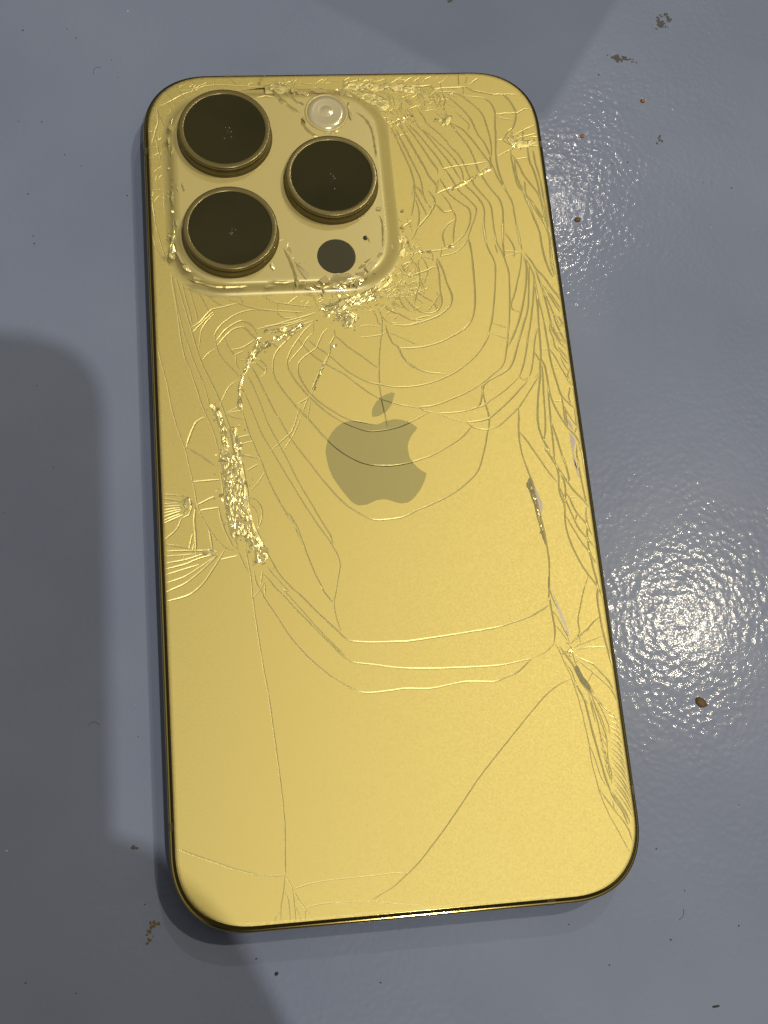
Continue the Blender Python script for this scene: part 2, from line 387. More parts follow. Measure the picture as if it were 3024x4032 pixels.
CRACKS = """
17.82,69.16 19.80,69.12 21.54,68.52 22.62,67.47 24.24,65.83 25.25,64.22 25.72,62.16 26.06,59.89 26.15,58.09 26.05,56.30 25.65,54.53 26.13,52.74 26.69,50.74 27.77,48.30 28.66,45.87 28.77,43.48 28.91,40.67 29.04,37.67 28.84,41.58 29.13,38.45 29.28,36.25
22.32,68.39 23.88,68.02 26.04,67.63 27.11,66.47 27.62,64.85 27.34,61.90 27.22,59.64 26.83,56.29 26.77,54.06 27.01,51.84 27.51,49.40 27.92,47.86
22.72,70.23 24.03,69.40 25.98,68.90 27.93,68.41 29.53,68.38 30.59,67.09 31.23,65.70 31.53,64.09 31.14,62.51 30.48,61.16 29.61,60.50 28.43,58.94 27.30,58.63
29.54,68.45 31.35,68.42 32.92,68.09
27.74,64.17 29.66,64.36 31.88,64.43 33.18,65.21 34.57,65.07
27.88,63.60 29.33,63.22 30.70,62.97
22.32,70.23 22.19,68.62
21.66,72.56 21.54,70.48
23.35,72.42 22.79,70.92
25.54,72.15 24.22,71.13 23.33,70.33
19.75,72.47 18.42,71.22 17.82,71.12
18.16,72.50 17.03,71.24
16.55,72.41 15.51,71.96 14.83,71.16
14.56,72.44 13.26,71.31
12.96,72.35 11.48,71.33
11.19,72.49 9.08,71.14
11.60,70.53 14.56,70.36 16.17,70.57 16.88,69.75 18.30,69.95 21.30,70.02 22.72,70.23
16.54,69.44 17.39,68.90 17.74,67.85 17.62,66.67
17.76,69.16 18.49,68.49 18.72,67.44 18.23,66.01 18.54,64.58 18.94,63.01 19.30,62.10 20.08,60.92 19.77,61.16 20.95,59.33 21.94,57.52 22.68,55.27 23.17,52.60 23.66,51.70 24.27,50.15 25.58,47.92 26.40,46.59 26.76,44.62 26.58,42.25 26.05,37.77 26.31,41.29 26.07,38.54 25.98,36.36 26.08,35.09
18.72,68.22 19.84,67.52 21.26,65.89 22.30,64.50 23.12,62.90 23.47,61.53 23.98,59.94 24.82,58.57 25.41,56.77 25.82,55.19
19.32,62.52 20.80,61.59 21.86,60.44 22.87,58.84 23.86,57.03 24.84,55.22 25.50,54.09 25.54,52.76
20.34,64.77 21.41,63.61 22.54,62.11 22.48,61.55 21.97,60.55
17.36,66.65 18.09,65.95 18.36,64.81 18.97,62.98
11.54,63.58 13.33,61.74 15.13,60.13 16.53,58.42 17.93,56.72 19.28,54.69 20.22,52.45 20.52,49.81 22.05,47.80 23.19,45.81 23.41,44.29 23.05,41.07 23.08,37.87 22.96,41.76 22.90,39.01 23.29,36.63 23.91,34.80 24.15,33.34 23.82,30.48 23.29,27.30 22.57,23.80 21.91,21.55 20.99,19.16 21.53,20.31 20.51,18.44 19.03,16.61 17.25,14.97 14.86,13.38 13.53,12.76 12.04,12.15 10.10,11.56 7.70,11.16 4.57,11.14 3.30,11.36 2.01,11.76 0.25,12.17 -1.54,13.09 -3.16,14.18 -4.60,15.59 -5.90,17.00 -7.21,18.24 -8.53,19.32 -9.77,20.56
13.31,65.58 14.33,63.98 14.79,62.61 16.03,61.23 17.09,60.09 18.04,58.72 18.43,57.82 19.81,56.01 20.45,54.66 21.05,52.87 21.46,51.32 22.39,49.10 23.73,47.10 24.70,45.33 24.74,43.17 24.74,40.59 24.92,38.02 24.74,39.14 24.98,37.67 25.73,35.64 26.10,33.82 26.38,32.01 26.14,28.62 25.62,24.21 25.04,20.73 25.19,21.90 24.72,19.31 24.21,17.08 23.65,15.04 22.87,13.87 21.31,12.75 19.22,11.15 17.02,9.90 14.54,8.83 12.09,7.94 10.16,7.45 8.04,7.39
16.08,51.02 16.79,49.47 17.41,47.93 19.16,46.14 20.49,45.02 20.85,43.93 20.57,42.22 19.45,39.90 17.53,38.04 17.17,37.74 15.38,37.07
16.98,53.20 17.81,51.85 18.75,49.64 19.39,48.31 20.77,46.75 22.01,44.76 21.65,43.26 20.74,41.14 19.96,39.24 19.92,38.92 18.77,37.32 17.16,36.11 14.16,35.49
8.23,61.62 9.16,58.92 10.05,56.01 10.80,53.57 11.19,51.59 11.31,49.83 11.22,47.88 10.73,45.73 10.24,43.60
8.99,61.38 10.09,58.46 11.16,55.32 12.07,52.66 12.63,50.45 12.76,47.84 13.34,45.87 13.83,45.00
10.01,61.81 11.30,58.87 12.40,56.18 13.51,53.50 14.11,51.73 14.95,50.39 15.34,49.51 15.02,48.21
10.85,62.47 12.35,59.74 13.83,56.81 14.80,54.79 15.79,53.00 15.80,52.12
11.15,62.57 12.83,60.63 14.52,57.91 16.03,55.43 16.98,53.20
11.93,63.57 13.68,61.28 15.39,58.78 17.08,56.07 18.41,53.82 19.20,52.04 19.84,50.70
11.31,49.83 12.10,48.94 12.74,47.62 13.19,46.31 13.85,45.21
11.40,48.74 11.59,47.65 12.04,46.34 12.66,44.82 12.91,43.52
11.31,46.80 11.63,45.06 11.52,42.92 10.95,41.02 9.89,38.93
13.71,48.68 14.62,47.14 14.70,46.05 14.00,44.78 13.32,43.72 10.95,41.02
14.51,46.06 15.22,45.39 16.07,44.29 17.63,44.46
15.09,47.99 17.11,48.81 19.14,49.63 21.59,50.66 23.46,51.71 25.49,52.32
16.76,52.98 19.15,53.47 22.33,53.84 24.92,54.22
15.76,50.81 15.21,48.21
23.51,52.15 25.03,53.44
16.06,47.96 17.21,45.98 17.65,44.67 18.11,43.58 18.02,42.72 17.53,40.81 17.15,38.06
17.86,42.74 16.42,41.59 15.63,40.34 15.36,39.25 15.64,37.24
19.93,39.01 20.16,36.55 20.17,33.66 20.08,30.62 19.89,27.43 19.44,24.80 18.65,22.73 17.20,21.22 18.39,22.52 16.96,21.19 15.26,20.22 12.91,19.11 9.97,18.37 7.58,18.21 5.85,18.28
9.62,35.64 10.84,36.50 13.13,36.60 14.78,36.73 16.79,37.21
11.57,35.57 13.14,35.07
13.76,34.78 14.01,32.44 13.94,30.13 13.92,28.36 14.04,27.12 13.67,25.90 12.77,24.88 11.30,24.59
13.96,35.13 14.72,32.95 15.13,30.62 15.71,28.47 15.83,27.23 15.28,25.84 13.51,24.33 11.67,23.53 9.69,22.91 7.58,22.48 5.21,22.66
9.43,34.99 10.10,34.13 10.53,33.05 10.53,31.86 10.39,30.44 9.82,28.93 9.48,27.65 9.16,26.49
11.21,35.53 11.85,34.31 12.15,32.99 11.96,32.16 11.56,31.35 11.34,30.29
10.84,30.66 11.07,29.71 10.94,28.30
7.62,34.10 7.95,33.02 8.02,32.66
7.36,32.44 8.39,32.05 9.10,31.55 10.29,31.63
9.02,31.85 10.47,32.39 12.03,32.87 12.72,33.33 13.61,33.54
7.83,34.03 9.30,34.76
8.30,29.93 9.40,29.06 10.59,28.08 11.59,27.33 12.48,26.60 12.83,25.76 12.86,25.06
7.14,28.91 7.76,27.60 8.60,26.28 9.78,25.18 10.90,24.67 12.30,24.73
6.28,28.82 6.67,27.29 7.29,25.98 8.18,25.24 9.22,24.97
13.72,28.19 12.59,26.59 11.24,24.89
5.38,28.39 6.27,27.53 6.94,26.81
5.15,26.99 5.94,26.26 7.07,25.87
3.41,26.48 4.40,25.74 5.41,25.12 6.13,24.86 7.03,24.24 8.03,23.62 9.07,23.35 10.35,23.41
11.70,24.06 10.41,23.99 9.09,23.58
6.12,24.74 5.63,24.06 5.35,23.27
4.80,25.49 3.85,24.25
1.93,25.37 2.37,24.31 2.48,23.15 2.97,22.67
2.82,25.80 3.15,24.74 3.25,23.46 3.05,21.86 3.01,20.71 2.90,21.07 2.29,17.67 1.96,14.79 1.78,11.77 1.87,9.26 2.15,7.09 2.39,4.60
3.81,22.63 3.92,21.48 4.33,20.20 4.64,19.28 5.52,18.56 6.01,17.00 6.82,15.60 7.83,14.54 7.02,15.59 8.18,14.52 9.68,13.78 11.07,13.46 13.41,13.19
4.12,21.35 5.63,20.60 7.24,19.73 8.54,18.88
-0.51,22.69 0.76,22.76 2.84,22.44
-0.68,20.58 1.22,20.67 2.92,20.94 3.70,21.37
3.32,24.27 4.08,23.32 4.80,23.06 6.38,22.99
5.20,22.81 6.87,22.51 8.26,22.69 9.58,23.10
12.96,36.80 13.27,35.58 13.16,34.51
15.07,37.21 14.58,35.66
-34.81,49.11 -34.60,45.85 -34.24,42.61 -33.57,39.39 -33.10,37.26
-34.98,41.56 -34.52,39.07 -33.95,37.46 -33.22,36.20
-32.75,49.42 -32.72,45.79 -32.38,42.20 -32.25,39.35
-32.04,49.40 -31.76,46.13 -31.59,42.53 -31.60,40.03
-35.19,61.72 -33.99,61.60 -34.47,59.27
-35.21,58.73 -33.86,58.51
-35.23,56.50 -33.69,56.47
-33.41,66.98 -33.19,63.94 -33.83,61.69 -33.65,59.81 -33.41,57.76 -33.01,55.52
-35.21,51.17 -34.62,50.06 -33.04,50.20
-31.61,67.71 -30.85,66.36 -31.59,63.91 -32.00,61.28
-33.83,66.42 -32.85,64.69 -32.27,62.79
-34.45,64.72 -33.70,63.20
-32.92,67.16 -31.45,67.71 -29.95,68.64 -28.29,69.57 -26.64,70.12
-30.45,68.26 -29.86,66.91
-29.07,70.35 -28.65,68.81
-27.07,71.48 -26.33,69.73
-31.85,70.01 -30.92,68.85 -30.31,67.69
-23.10,72.38 -23.01,70.83
-26.13,70.69 -24.31,71.14 -22.01,71.30 -18.73,71.05 -15.45,70.80
-20.29,72.73 -19.04,71.34 -18.43,70.56
-16.17,72.66 -16.58,71.11
-32.06,34.06 -31.92,31.62 -31.51,28.15 -31.19,24.71 -30.99,21.99 -30.81,20.59 -30.32,17.72 -29.63,16.02 -29.12,13.84 -28.60,12.00 -28.09,9.84 -27.30,7.35 -26.50,5.20 -25.99,3.24 -25.64,1.30
-31.81,32.48 -31.48,29.01 -30.87,25.04 -30.49,22.99 -29.83,20.59 -28.97,17.32 -28.16,14.96 -27.36,12.60 -26.87,10.11 -26.21,8.11 -25.55,6.29
-31.33,32.82 -30.54,29.49 -29.89,26.37 -29.24,23.61 -28.61,20.54 -27.76,17.27 -26.95,15.07 -26.00,12.70 -25.19,10.52 -24.41,8.03 -23.90,6.21 -23.24,4.39 -22.26,3.05 -22.08,0.79
-30.43,32.26 -29.79,28.95 -29.16,25.66 -28.92,23.94
-29.51,32.05 -28.85,29.26 -28.21,26.31 -27.98,24.59
-28.61,31.33 -27.45,29.55 -26.61,27.62 -26.05,26.39
-27.99,31.30 -26.51,29.86 -25.18,28.43 -24.13,27.70 -22.60,27.38
-29.09,23.61 -27.68,24.40 -26.70,25.56 -25.57,26.72 -23.54,27.16 -21.34,27.76
-28.82,22.75 -27.06,24.55 -25.28,26.36
-28.03,19.63 -27.72,21.47 -27.51,22.82 -26.76,24.20 -25.30,25.85
-21.52,14.16 -22.66,15.71 -23.81,17.10 -24.72,18.65 -25.17,20.52 -25.25,22.05 -24.50,23.42 -23.04,24.73 -21.13,25.86 -19.24,26.39 -17.84,26.42
-24.99,21.02 -23.52,22.83 -23.28,23.03 -21.85,24.00 -20.59,24.46 -19.38,23.90 -18.51,22.84 -18.18,21.80
-24.88,20.17 -23.58,21.64 -21.97,23.02 -20.26,23.21 -19.40,22.15 -18.38,20.92 -17.69,19.53
-23.72,21.82 -23.34,20.28 -22.65,18.90 -21.78,17.85
-27.44,17.59 -26.47,18.72 -25.22,19.51
-22.79,19.16 -20.77,19.49 -18.70,20.76
-22.07,18.20 -20.66,18.81
-23.28,29.22 -19.41,28.90
-20.67,28.60 -20.26,27.72
-23.15,28.87 -21.33,27.93 -19.51,27.17 -17.21,26.48 -14.90,26.13 -13.62,26.00 -9.89,25.59
-16.56,29.66 -16.16,28.43 -14.80,27.69 -15.69,27.89 -13.53,27.46 -10.43,26.91 -8.25,26.65
-10.61,28.92 -12.59,27.34
-14.79,26.04 -13.54,24.79 -11.20,24.78
-7.95,28.65 -7.89,27.25
-16.90,23.29 -15.02,23.47 -12.17,24.30 -9.78,24.90 -8.01,25.52
-16.37,21.73 -14.45,22.68 -11.75,23.60 -9.35,24.36
-19.35,17.35 -17.58,19.24 -16.23,20.32 -13.99,21.07 -12.10,22.28 -10.48,23.21 -8.60,24.00
-18.15,22.81 -15.14,23.40 -11.74,23.84 -9.85,24.77
-16.08,20.59 -15.37,19.71 -14.63,19.12
-9.98,22.91 -11.87,21.84 -13.53,20.20 -14.63,19.12 -15.49,17.75 -15.83,16.36 -15.91,14.96 -15.62,13.56 -14.59,11.57 -13.20,9.44 -11.82,7.31 -12.24,8.10 -10.40,5.88 -8.74,3.51 -7.62,2.15 -6.22,0.62 -4.50,-0.76 -2.76,-1.82 -0.98,-2.47 0.82,-2.73 2.50,-2.82 4.35,-2.67 5.91,-2.43 6.27,-2.29 9.12,-1.46 12.21,0.01 14.88,1.68 16.80,3.56
-8.63,23.57 -10.02,22.34 -11.30,20.68 -12.30,19.30 -13.10,17.78 -13.44,16.53 -13.33,15.27 -12.55,13.56 -11.39,11.70 -10.12,9.98 -8.41,8.08 -6.69,6.52 -4.94,5.28 -2.88,4.20 -0.79,3.44 1.05,3.43 3.08,3.66 4.98,4.14 7.40,5.18 7.44,5.18 9.58,6.31
-8.62,21.85 -9.74,20.76 -10.75,19.24 -11.87,18.01 -13.20,16.38
-6.09,22.61 -7.08,21.50 -7.85,19.97 -8.44,18.86 -9.54,18.05 -10.63,17.26 -11.46,16.31 -11.73,15.20 -11.62,13.94 -10.96,12.37 -10.20,10.98 -8.65,9.09 -6.91,7.68 -5.16,6.45 -3.39,5.54 -1.88,5.14 -0.37,4.73
-11.30,20.68 -10.24,19.07 -8.93,17.46 -7.35,16.13 -5.38,14.78 -3.66,13.58 -3.10,13.00 -1.36,11.41 0.09,10.17 1.71,9.18 3.81,8.33 5.17,7.85 7.00,7.44 7.90,7.06
-5.03,20.99 -3.94,19.95 -2.99,18.77 -3.10,18.92 -0.89,17.12 0.85,15.52 1.88,14.71
-5.08,22.14 -5.10,20.99 -5.92,19.60 -6.18,17.91 -6.95,16.25 -7.99,14.33 -8.89,12.56 -9.67,10.65
-6.61,17.36 -7.75,15.02 -8.72,13.25 -9.84,10.94
-10.09,10.31 -10.80,9.02 -11.37,7.40
-9.98,9.81 -10.70,6.06
-12.34,8.77 -10.43,9.83
-12.11,7.77 -12.69,5.83 -13.58,3.91 -14.23,3.30 -15.82,1.92 -17.40,0.71
-11.72,6.76 -12.79,4.36 -13.65,2.78 -15.15,0.60
-8.46,24.14 -8.61,21.99
-19.57,16.24 -18.49,13.69 -17.43,10.99 -16.24,7.96 -14.91,4.96 -15.53,6.62 -14.20,3.62 -12.44,0.62 -10.80,-1.88 -11.06,-1.42 -9.44,-4.07 -7.80,-6.38 -6.71,-7.86 -5.32,-9.36 -3.76,-10.55 -2.20,-11.58 -0.73,-12.05 0.92,-12.07 3.67,-11.76 5.93,-10.80 8.33,-9.93 12.09,-8.29 14.84,-6.45 16.85,-4.46 18.12,-1.44 19.11,1.79 19.82,4.57 19.45,7.60 19.10,10.81
-20.27,14.60 -19.34,12.23 -18.44,9.38 -17.30,5.56 -15.85,2.08 -14.28,-1.53 -14.37,-1.41 -13.08,-4.67 -11.51,-7.91 -10.09,-10.97 -8.91,-13.22 -8.33,-14.50 -8.21,-15.43 -8.37,-15.96
-20.91,11.31 -19.74,7.80 -18.46,3.83 -16.85,0.52 -15.52,-2.27 -13.89,-5.57 -12.18,-8.98 -10.33,-12.36 -8.88,-14.77 -8.10,-16.36 -7.47,-17.78 -7.28,-19.17 -7.74,-21.28 -8.39,-23.96 -8.17,-23.11 -8.74,-25.48 -8.54,-27.88 -8.09,-29.69 -8.23,-30.28
-21.39,8.05 -20.68,4.59 -19.78,1.80 -18.88,-0.81 -17.62,-4.90 -16.32,-7.96 -15.01,-10.69 -13.68,-12.94 -12.96,-15.46 -14.94,-10.23 -13.63,-12.79 -13.04,-14.99 -12.21,-17.96 -11.24,-20.91 -10.24,-23.24 -10.51,-22.96 -9.46,-24.63 -8.74,-25.48
-22.32,3.38 -20.27,3.84
-22.01,2.23 -20.18,2.63
-21.81,0.30 -19.16,-0.40
-21.22,-2.44 -19.37,-1.43
-19.71,16.59 -18.64,16.54 -17.77,15.66 -17.04,14.96
-19.21,17.24 -17.98,17.18 -16.99,15.80 -17.04,14.96 -18.02,14.00
-21.93,17.86 -22.00,16.69 -21.45,15.49
-21.50,17.33 -20.14,17.11
-24.95,9.36 -24.10,11.29 -23.11,12.74 -21.70,13.67
-23.97,7.84 -21.95,8.89
-23.67,7.83 -21.38,8.21
-23.98,7.52 -21.48,6.50
-30.80,2.20 -29.96,4.57 -28.99,6.46 -27.76,7.21
-30.66,2.03 -28.36,0.32 -26.36,-1.38
-34.91,20.59 -34.40,17.73 -33.51,13.38 -32.92,9.09 -32.02,5.15 -30.98,1.57 -30.50,-1.36 -29.90,-4.70 -29.46,-8.01 -28.55,-10.54 -27.47,-12.61 -26.38,-14.20 -25.27,-15.34 -23.85,-15.88
-30.09,-3.91 -25.73,-3.75
-29.45,-7.85 -26.75,-6.60
-29.05,-8.81 -26.11,-8.51
-34.81,-5.76 -32.16,-6.14 -31.60,-6.80
-34.83,-6.46 -32.05,-7.08
-34.81,-7.40 -32.50,-7.37
-34.82,-7.86 -32.23,-7.85
-34.82,-8.48 -32.24,-8.16
-34.81,-8.95 -32.11,-8.48
-34.80,-9.56 -32.27,-8.78
-34.79,-10.18 -32.28,-9.24
-34.78,-10.64 -31.85,-9.42
-30.33,-7.96 -30.84,-9.48 -31.73,-9.89
-32.02,-9.88 -32.97,-11.82 -34.76,-13.33
-31.58,-6.33 -30.73,-6.85 -30.31,-7.49 -29.60,-7.92
-29.76,-8.30 -30.07,-10.45 -29.96,-12.77 -30.02,-15.82
-30.38,-12.59 -31.07,-15.15
-30.24,-14.28 -30.59,-15.78
-27.75,-12.28 -27.54,-13.98 -27.34,-15.98
-34.76,-14.17 -32.78,-14.59 -31.07,-15.15
-34.80,-15.30 -31.08,-15.45 -26.89,-15.70
-34.83,-16.13 -31.83,-16.09 -29.81,-16.06
-34.87,-17.27 -31.87,-16.92 -29.09,-16.18 -26.75,-15.86
-34.87,-18.25 -31.90,-17.67 -29.41,-16.77 -26.92,-16.31
-34.87,-19.15 -31.93,-18.43 -29.60,-17.81
-34.92,-20.49 -32.27,-19.76 -29.77,-18.41 -26.94,-16.61
-34.93,-21.98 -32.03,-20.82 -29.35,-18.88 -26.49,-16.33
-34.96,-23.47 -33.55,-23.24 -31.38,-22.65 -29.46,-21.28 -27.78,-19.13 -26.22,-16.81 -25.43,-15.48
-31.91,-16.16 -31.86,-16.77
-26.09,-17.19 -23.60,-16.74
-26.11,-8.51 -25.65,-11.17 -24.89,-13.52 -24.10,-15.26
-23.41,-15.91 -22.52,-18.40 -21.87,-19.65
-25.65,-2.09 -25.32,-4.48 -25.18,-7.62 -24.31,-10.78 -23.74,-13.90 -23.41,-15.91
-23.71,1.00 -23.27,-2.06 -22.89,-6.18 -22.77,-9.32 -22.20,-12.45 -22.06,-15.22
-22.08,0.75 -21.69,-3.09 -21.27,-6.27 -21.33,-10.02
-22.20,-15.22 -21.91,-17.83 -21.60,-20.12 -21.52,-23.88 -21.51,-23.47 -21.12,-28.44 -20.52,-34.52 -19.89,-39.92 -18.99,-51.92 -18.73,-56.50 -18.74,-60.09 -19.08,-66.27
-21.48,-10.01 -20.42,-12.24 -19.15,-15.55 -18.13,-18.06 -17.09,-20.24 -14.93,-22.94 -14.43,-23.31 -11.56,-26.69 -9.22,-29.22 -8.15,-30.38 -7.25,-31.33 -6.12,-31.79 -3.62,-32.10 -0.72,-32.26 3.19,-32.32 16.71,-31.11 19.79,-30.41 22.92,-29.48 25.91,-28.00
-19.04,-18.61 -17.70,-20.66 -15.81,-23.04 -16.53,-22.78 -13.86,-26.34 -10.67,-30.51 -8.54,-33.00 -7.83,-33.83 -7.76,-34.13
-19.42,-20.10 -17.81,-22.46 -17.14,-23.14 -14.63,-26.29 -11.77,-29.65 -9.46,-32.35 -7.86,-34.22 -6.39,-35.10 -3.35,-35.70 0.46,-36.45 5.67,-36.95 16.01,-37.23 19.47,-36.88 21.90,-36.46
-21.11,-19.09 -20.80,-21.37 -19.89,-23.23 -19.87,-23.57 -18.13,-26.66 -16.06,-30.34 -13.59,-33.64 -10.73,-36.55 -8.01,-38.57 -6.00,-39.77 -4.11,-40.09 -1.40,-40.00 1.51,-39.82 5.36,-40.09 10.87,-39.44 15.72,-39.71 17.57,-39.11 19.42,-38.50 20.72,-37.56 21.89,-36.60
22.06,-36.39 24.41,-35.59 25.92,-34.35
-21.52,-23.66 -20.40,-22.74 -19.55,-21.39
-19.47,-21.59 -19.49,-23.59
-19.67,-19.48 -20.10,-21.72
-21.01,-6.92 -20.01,-7.60 -19.22,-9.21 -19.31,-10.76 -19.99,-12.42
-21.08,-8.16 -20.25,-9.15 -19.91,-11.03 -20.08,-12.57
-21.80,0.34 -20.32,0.10 -19.15,-0.36
-20.80,-5.83 -19.70,-4.78 -18.40,-2.95
-34.87,-61.13 -32.14,-62.36 -29.14,-63.66 -25.97,-64.98 -23.13,-65.84 -20.62,-66.22 -19.08,-66.35
-19.07,-66.09 -19.49,-68.50 -19.99,-70.72 -20.12,-72.69
-19.08,-66.27 -18.04,-68.45 -17.25,-70.09 -16.26,-71.56 -15.62,-72.74
-19.31,-68.52 -18.86,-69.95 -18.77,-72.63
-18.13,-68.45 -18.00,-70.54 -17.96,-72.70
-18.99,-69.07 -18.24,-68.70
-17.84,-70.90 -17.24,-72.68
-16.44,-71.54 -16.53,-72.74
-20.02,-71.15 -20.79,-71.86 -21.01,-72.66
-19.83,-70.99 -19.11,-70.97
-18.04,-68.37 -15.82,-67.86 -12.52,-67.52 -12.49,-67.53 -7.90,-67.48 -3.28,-67.34 -0.79,-67.42
-16.51,-71.28 -14.58,-70.84 -11.85,-70.76 -12.73,-70.74 -9.10,-70.97 -6.74,-71.08 -3.66,-71.52 -0.95,-72.02 1.77,-72.52
-6.64,-71.00 -5.00,-70.10 -3.08,-69.21 -0.71,-67.47 1.10,-66.02 3.18,-63.87 5.71,-61.18 8.51,-57.94 11.58,-54.29 19.01,-46.76 21.35,-44.48 23.70,-42.32 25.97,-40.87 28.01,-40.13
30.91,47.66 31.68,44.84 32.33,42.18 32.88,39.86 32.95,37.10 33.25,34.06 33.69,32.08 34.20,30.71
31.71,47.33 32.72,44.18 33.70,41.99 34.30,40.12 34.48,38.28 34.23,35.24 34.20,32.82 34.51,31.00
33.81,47.27 34.16,44.45 34.32,41.35 34.64,39.50 34.70,36.74 34.73,33.70 34.86,30.99
34.48,47.57 34.58,44.44 34.70,41.03 34.84,38.88
29.62,56.44 29.63,53.99 29.76,51.77 30.06,49.33 31.05,47.77 31.59,45.79 32.24,43.16
29.81,55.55 30.76,53.52 31.47,51.28 32.61,49.27 33.57,47.48 34.05,45.06 34.14,41.16 34.53,39.64
30.08,54.42 30.05,51.76 30.47,49.54 31.24,47.77 32.51,45.33 33.89,42.25 34.60,39.42
32.83,57.49 32.84,54.36 33.38,52.34 33.81,49.45 33.88,46.82 34.22,43.32
33.78,56.35 33.92,53.44 34.26,51.43 34.46,48.34 34.47,45.27
31.41,49.96 31.37,47.98
30.49,59.57 32.85,60.88 34.97,61.86
31.04,59.11 33.08,59.52 35.16,60.15
32.45,60.89 32.09,57.96
33.65,59.28 35.04,59.25
29.72,56.44 30.83,57.43 33.02,57.38 35.10,57.33
27.22,55.38 29.55,56.67
30.51,54.75 32.51,54.92
28.40,58.72 30.05,57.56 30.82,57.31
30.40,60.48 29.96,58.46 30.05,57.56
26.64,39.81 27.43,38.14 27.92,36.66 27.70,34.85
26.13,36.17 29.15,35.89
24.55,37.50 24.83,35.67
26.17,35.17 27.61,35.49 28.82,35.90
29.09,35.56 28.78,33.61 28.08,31.23 27.01,27.99 26.00,25.22 27.50,24.14
29.46,34.64 29.69,33.12 29.41,30.88 28.77,27.92 27.63,24.13 26.47,21.25 24.90,18.27
29.36,34.95 30.25,33.25 30.78,30.83 30.91,28.59 31.04,26.36 31.35,23.40 31.52,20.47 31.57,17.70
30.23,33.10 29.82,30.87 29.45,27.90 28.96,24.96 27.73,21.64 26.37,18.21 27.10,20.08 25.92,16.95 25.14,14.97 24.18,13.59 22.60,12.66 20.77,11.75 19.60,10.82 18.30,7.15 15.84,6.26
30.45,32.65 30.78,30.83 30.18,27.13 29.23,22.75 28.02,18.43 28.41,19.73 27.65,16.87 26.97,14.61 26.22,12.79 25.87,12.09
25.57,11.82 24.37,10.74 22.47,9.28 20.34,7.97 19.24,7.10 17.95,6.83 15.84,6.26 13.46,6.05 11.19,6.07
30.78,29.79 30.82,27.85 30.72,24.89 30.49,21.97 30.41,21.11 30.34,18.93 30.20,16.77 29.98,15.05 29.63,13.35 29.42,11.65 28.97,9.68 28.42,6.89 28.09,4.26 28.13,2.45 28.64,0.21 29.44,-1.75 28.58,-0.87 29.41,-2.56 30.24,-4.24 31.07,-5.91 31.70,-7.16 32.54,-8.69 33.66,-10.10 34.53,-11.35 34.90,-11.98
27.08,22.70 26.21,20.55 25.19,18.71 24.53,17.73
30.27,21.11 29.58,19.40 28.99,16.82 28.65,15.11 28.15,13.27 27.59,12.01
28.97,16.67 29.52,15.64 29.79,14.63
25.73,12.10 26.72,11.41 27.44,11.88 28.65,11.90 29.41,12.64
27.24,11.32 25.58,9.70 23.63,7.82 21.43,5.97 19.85,4.79 19.76,4.74 17.98,4.33 15.94,4.26
29.19,11.94 27.75,10.02 26.46,8.25 25.20,6.63 22.99,4.64 21.11,3.21 19.63,2.87 19.54,2.76 18.29,2.82 16.78,3.40 15.85,4.19
8.04,7.30 8.83,6.68 11.12,6.07
11.11,5.99 12.75,5.25 14.86,4.48 15.93,4.18
24.99,6.50 24.94,4.96 24.62,2.90 24.49,0.70 24.61,-1.50 24.98,-3.84 24.79,-2.86 25.30,-5.06 25.83,-7.12 26.12,-9.95 26.40,-12.89 26.69,-15.68 26.85,-18.44 26.87,-20.79 26.58,-23.10 26.01,-27.03 26.14,-26.80 26.21,-28.63 26.35,-31.07 26.28,-32.72 25.96,-34.05
24.65,2.07 25.55,0.78 26.83,-1.62 27.99,-3.86 27.32,-2.45 28.26,-4.40 29.22,-6.08 29.99,-7.21
30.06,14.04 29.92,11.34 29.66,8.24 29.50,5.44 29.21,2.67 28.70,0.21
30.15,15.33 30.60,13.59 30.71,11.30 30.79,8.75 31.29,6.48 32.08,4.34 33.03,2.48 34.26,0.76 34.83,-0.93
30.62,10.03 30.44,7.08 30.28,3.73 30.22,1.24 30.13,-1.51 29.96,-3.28
30.32,3.59 30.78,1.49 31.30,-1.57 31.77,-4.06 31.62,-2.81 31.96,-5.14 32.06,-6.91 31.68,-7.30
31.47,22.53 31.54,19.90 31.63,17.43 31.66,15.55 31.83,13.68 32.18,11.24 32.75,8.38 33.64,7.07 34.80,5.75
31.71,16.99 32.39,15.95 33.09,14.05 33.80,12.31 34.61,10.28 35.03,9.41
32.48,21.90 32.31,20.59 32.66,19.12 32.75,17.67 33.15,16.64 33.52,16.34
32.69,22.48 33.12,20.56 33.73,18.93 34.81,17.87
32.87,19.70 33.42,18.66 34.09,17.61 34.79,16.72
33.36,17.21 34.16,16.02 34.81,14.84
33.41,16.49 34.14,14.87 34.88,13.83
33.52,15.33 33.99,13.73 34.53,12.70
33.64,22.44 34.32,21.39 35.04,20.63
34.85,13.12 34.30,12.00 34.59,10.13
30.57,17.07 31.45,17.03
31.93,13.46 32.74,13.42
31.28,7.39 32.60,7.26
33.35,20.19 34.29,20.15
31.95,18.86 32.49,18.84
32.09,17.84 32.63,17.82
32.76,7.96 32.79,5.70 32.75,3.33
32.79,6.69 33.48,4.83 34.52,2.69
33.04,5.55 33.07,2.76
34.40,9.72 33.97,8.04 34.15,6.90
34.65,5.62 34.62,3.38 34.62,2.41 33.90,1.05
34.21,-0.62 33.97,-2.39 34.08,-4.45 33.97,-3.89 34.13,-6.62 34.28,-9.33 34.51,-11.49
34.45,-0.77 34.89,-2.44 34.83,-5.72
29.71,35.54 30.64,34.15 31.27,32.62 32.67,30.62 33.54,28.79 34.44,27.27 34.85,26.21
31.22,32.17 31.56,30.51 32.00,28.55 32.67,26.30 33.30,23.76 33.60,21.84 34.26,19.62 34.86,18.00
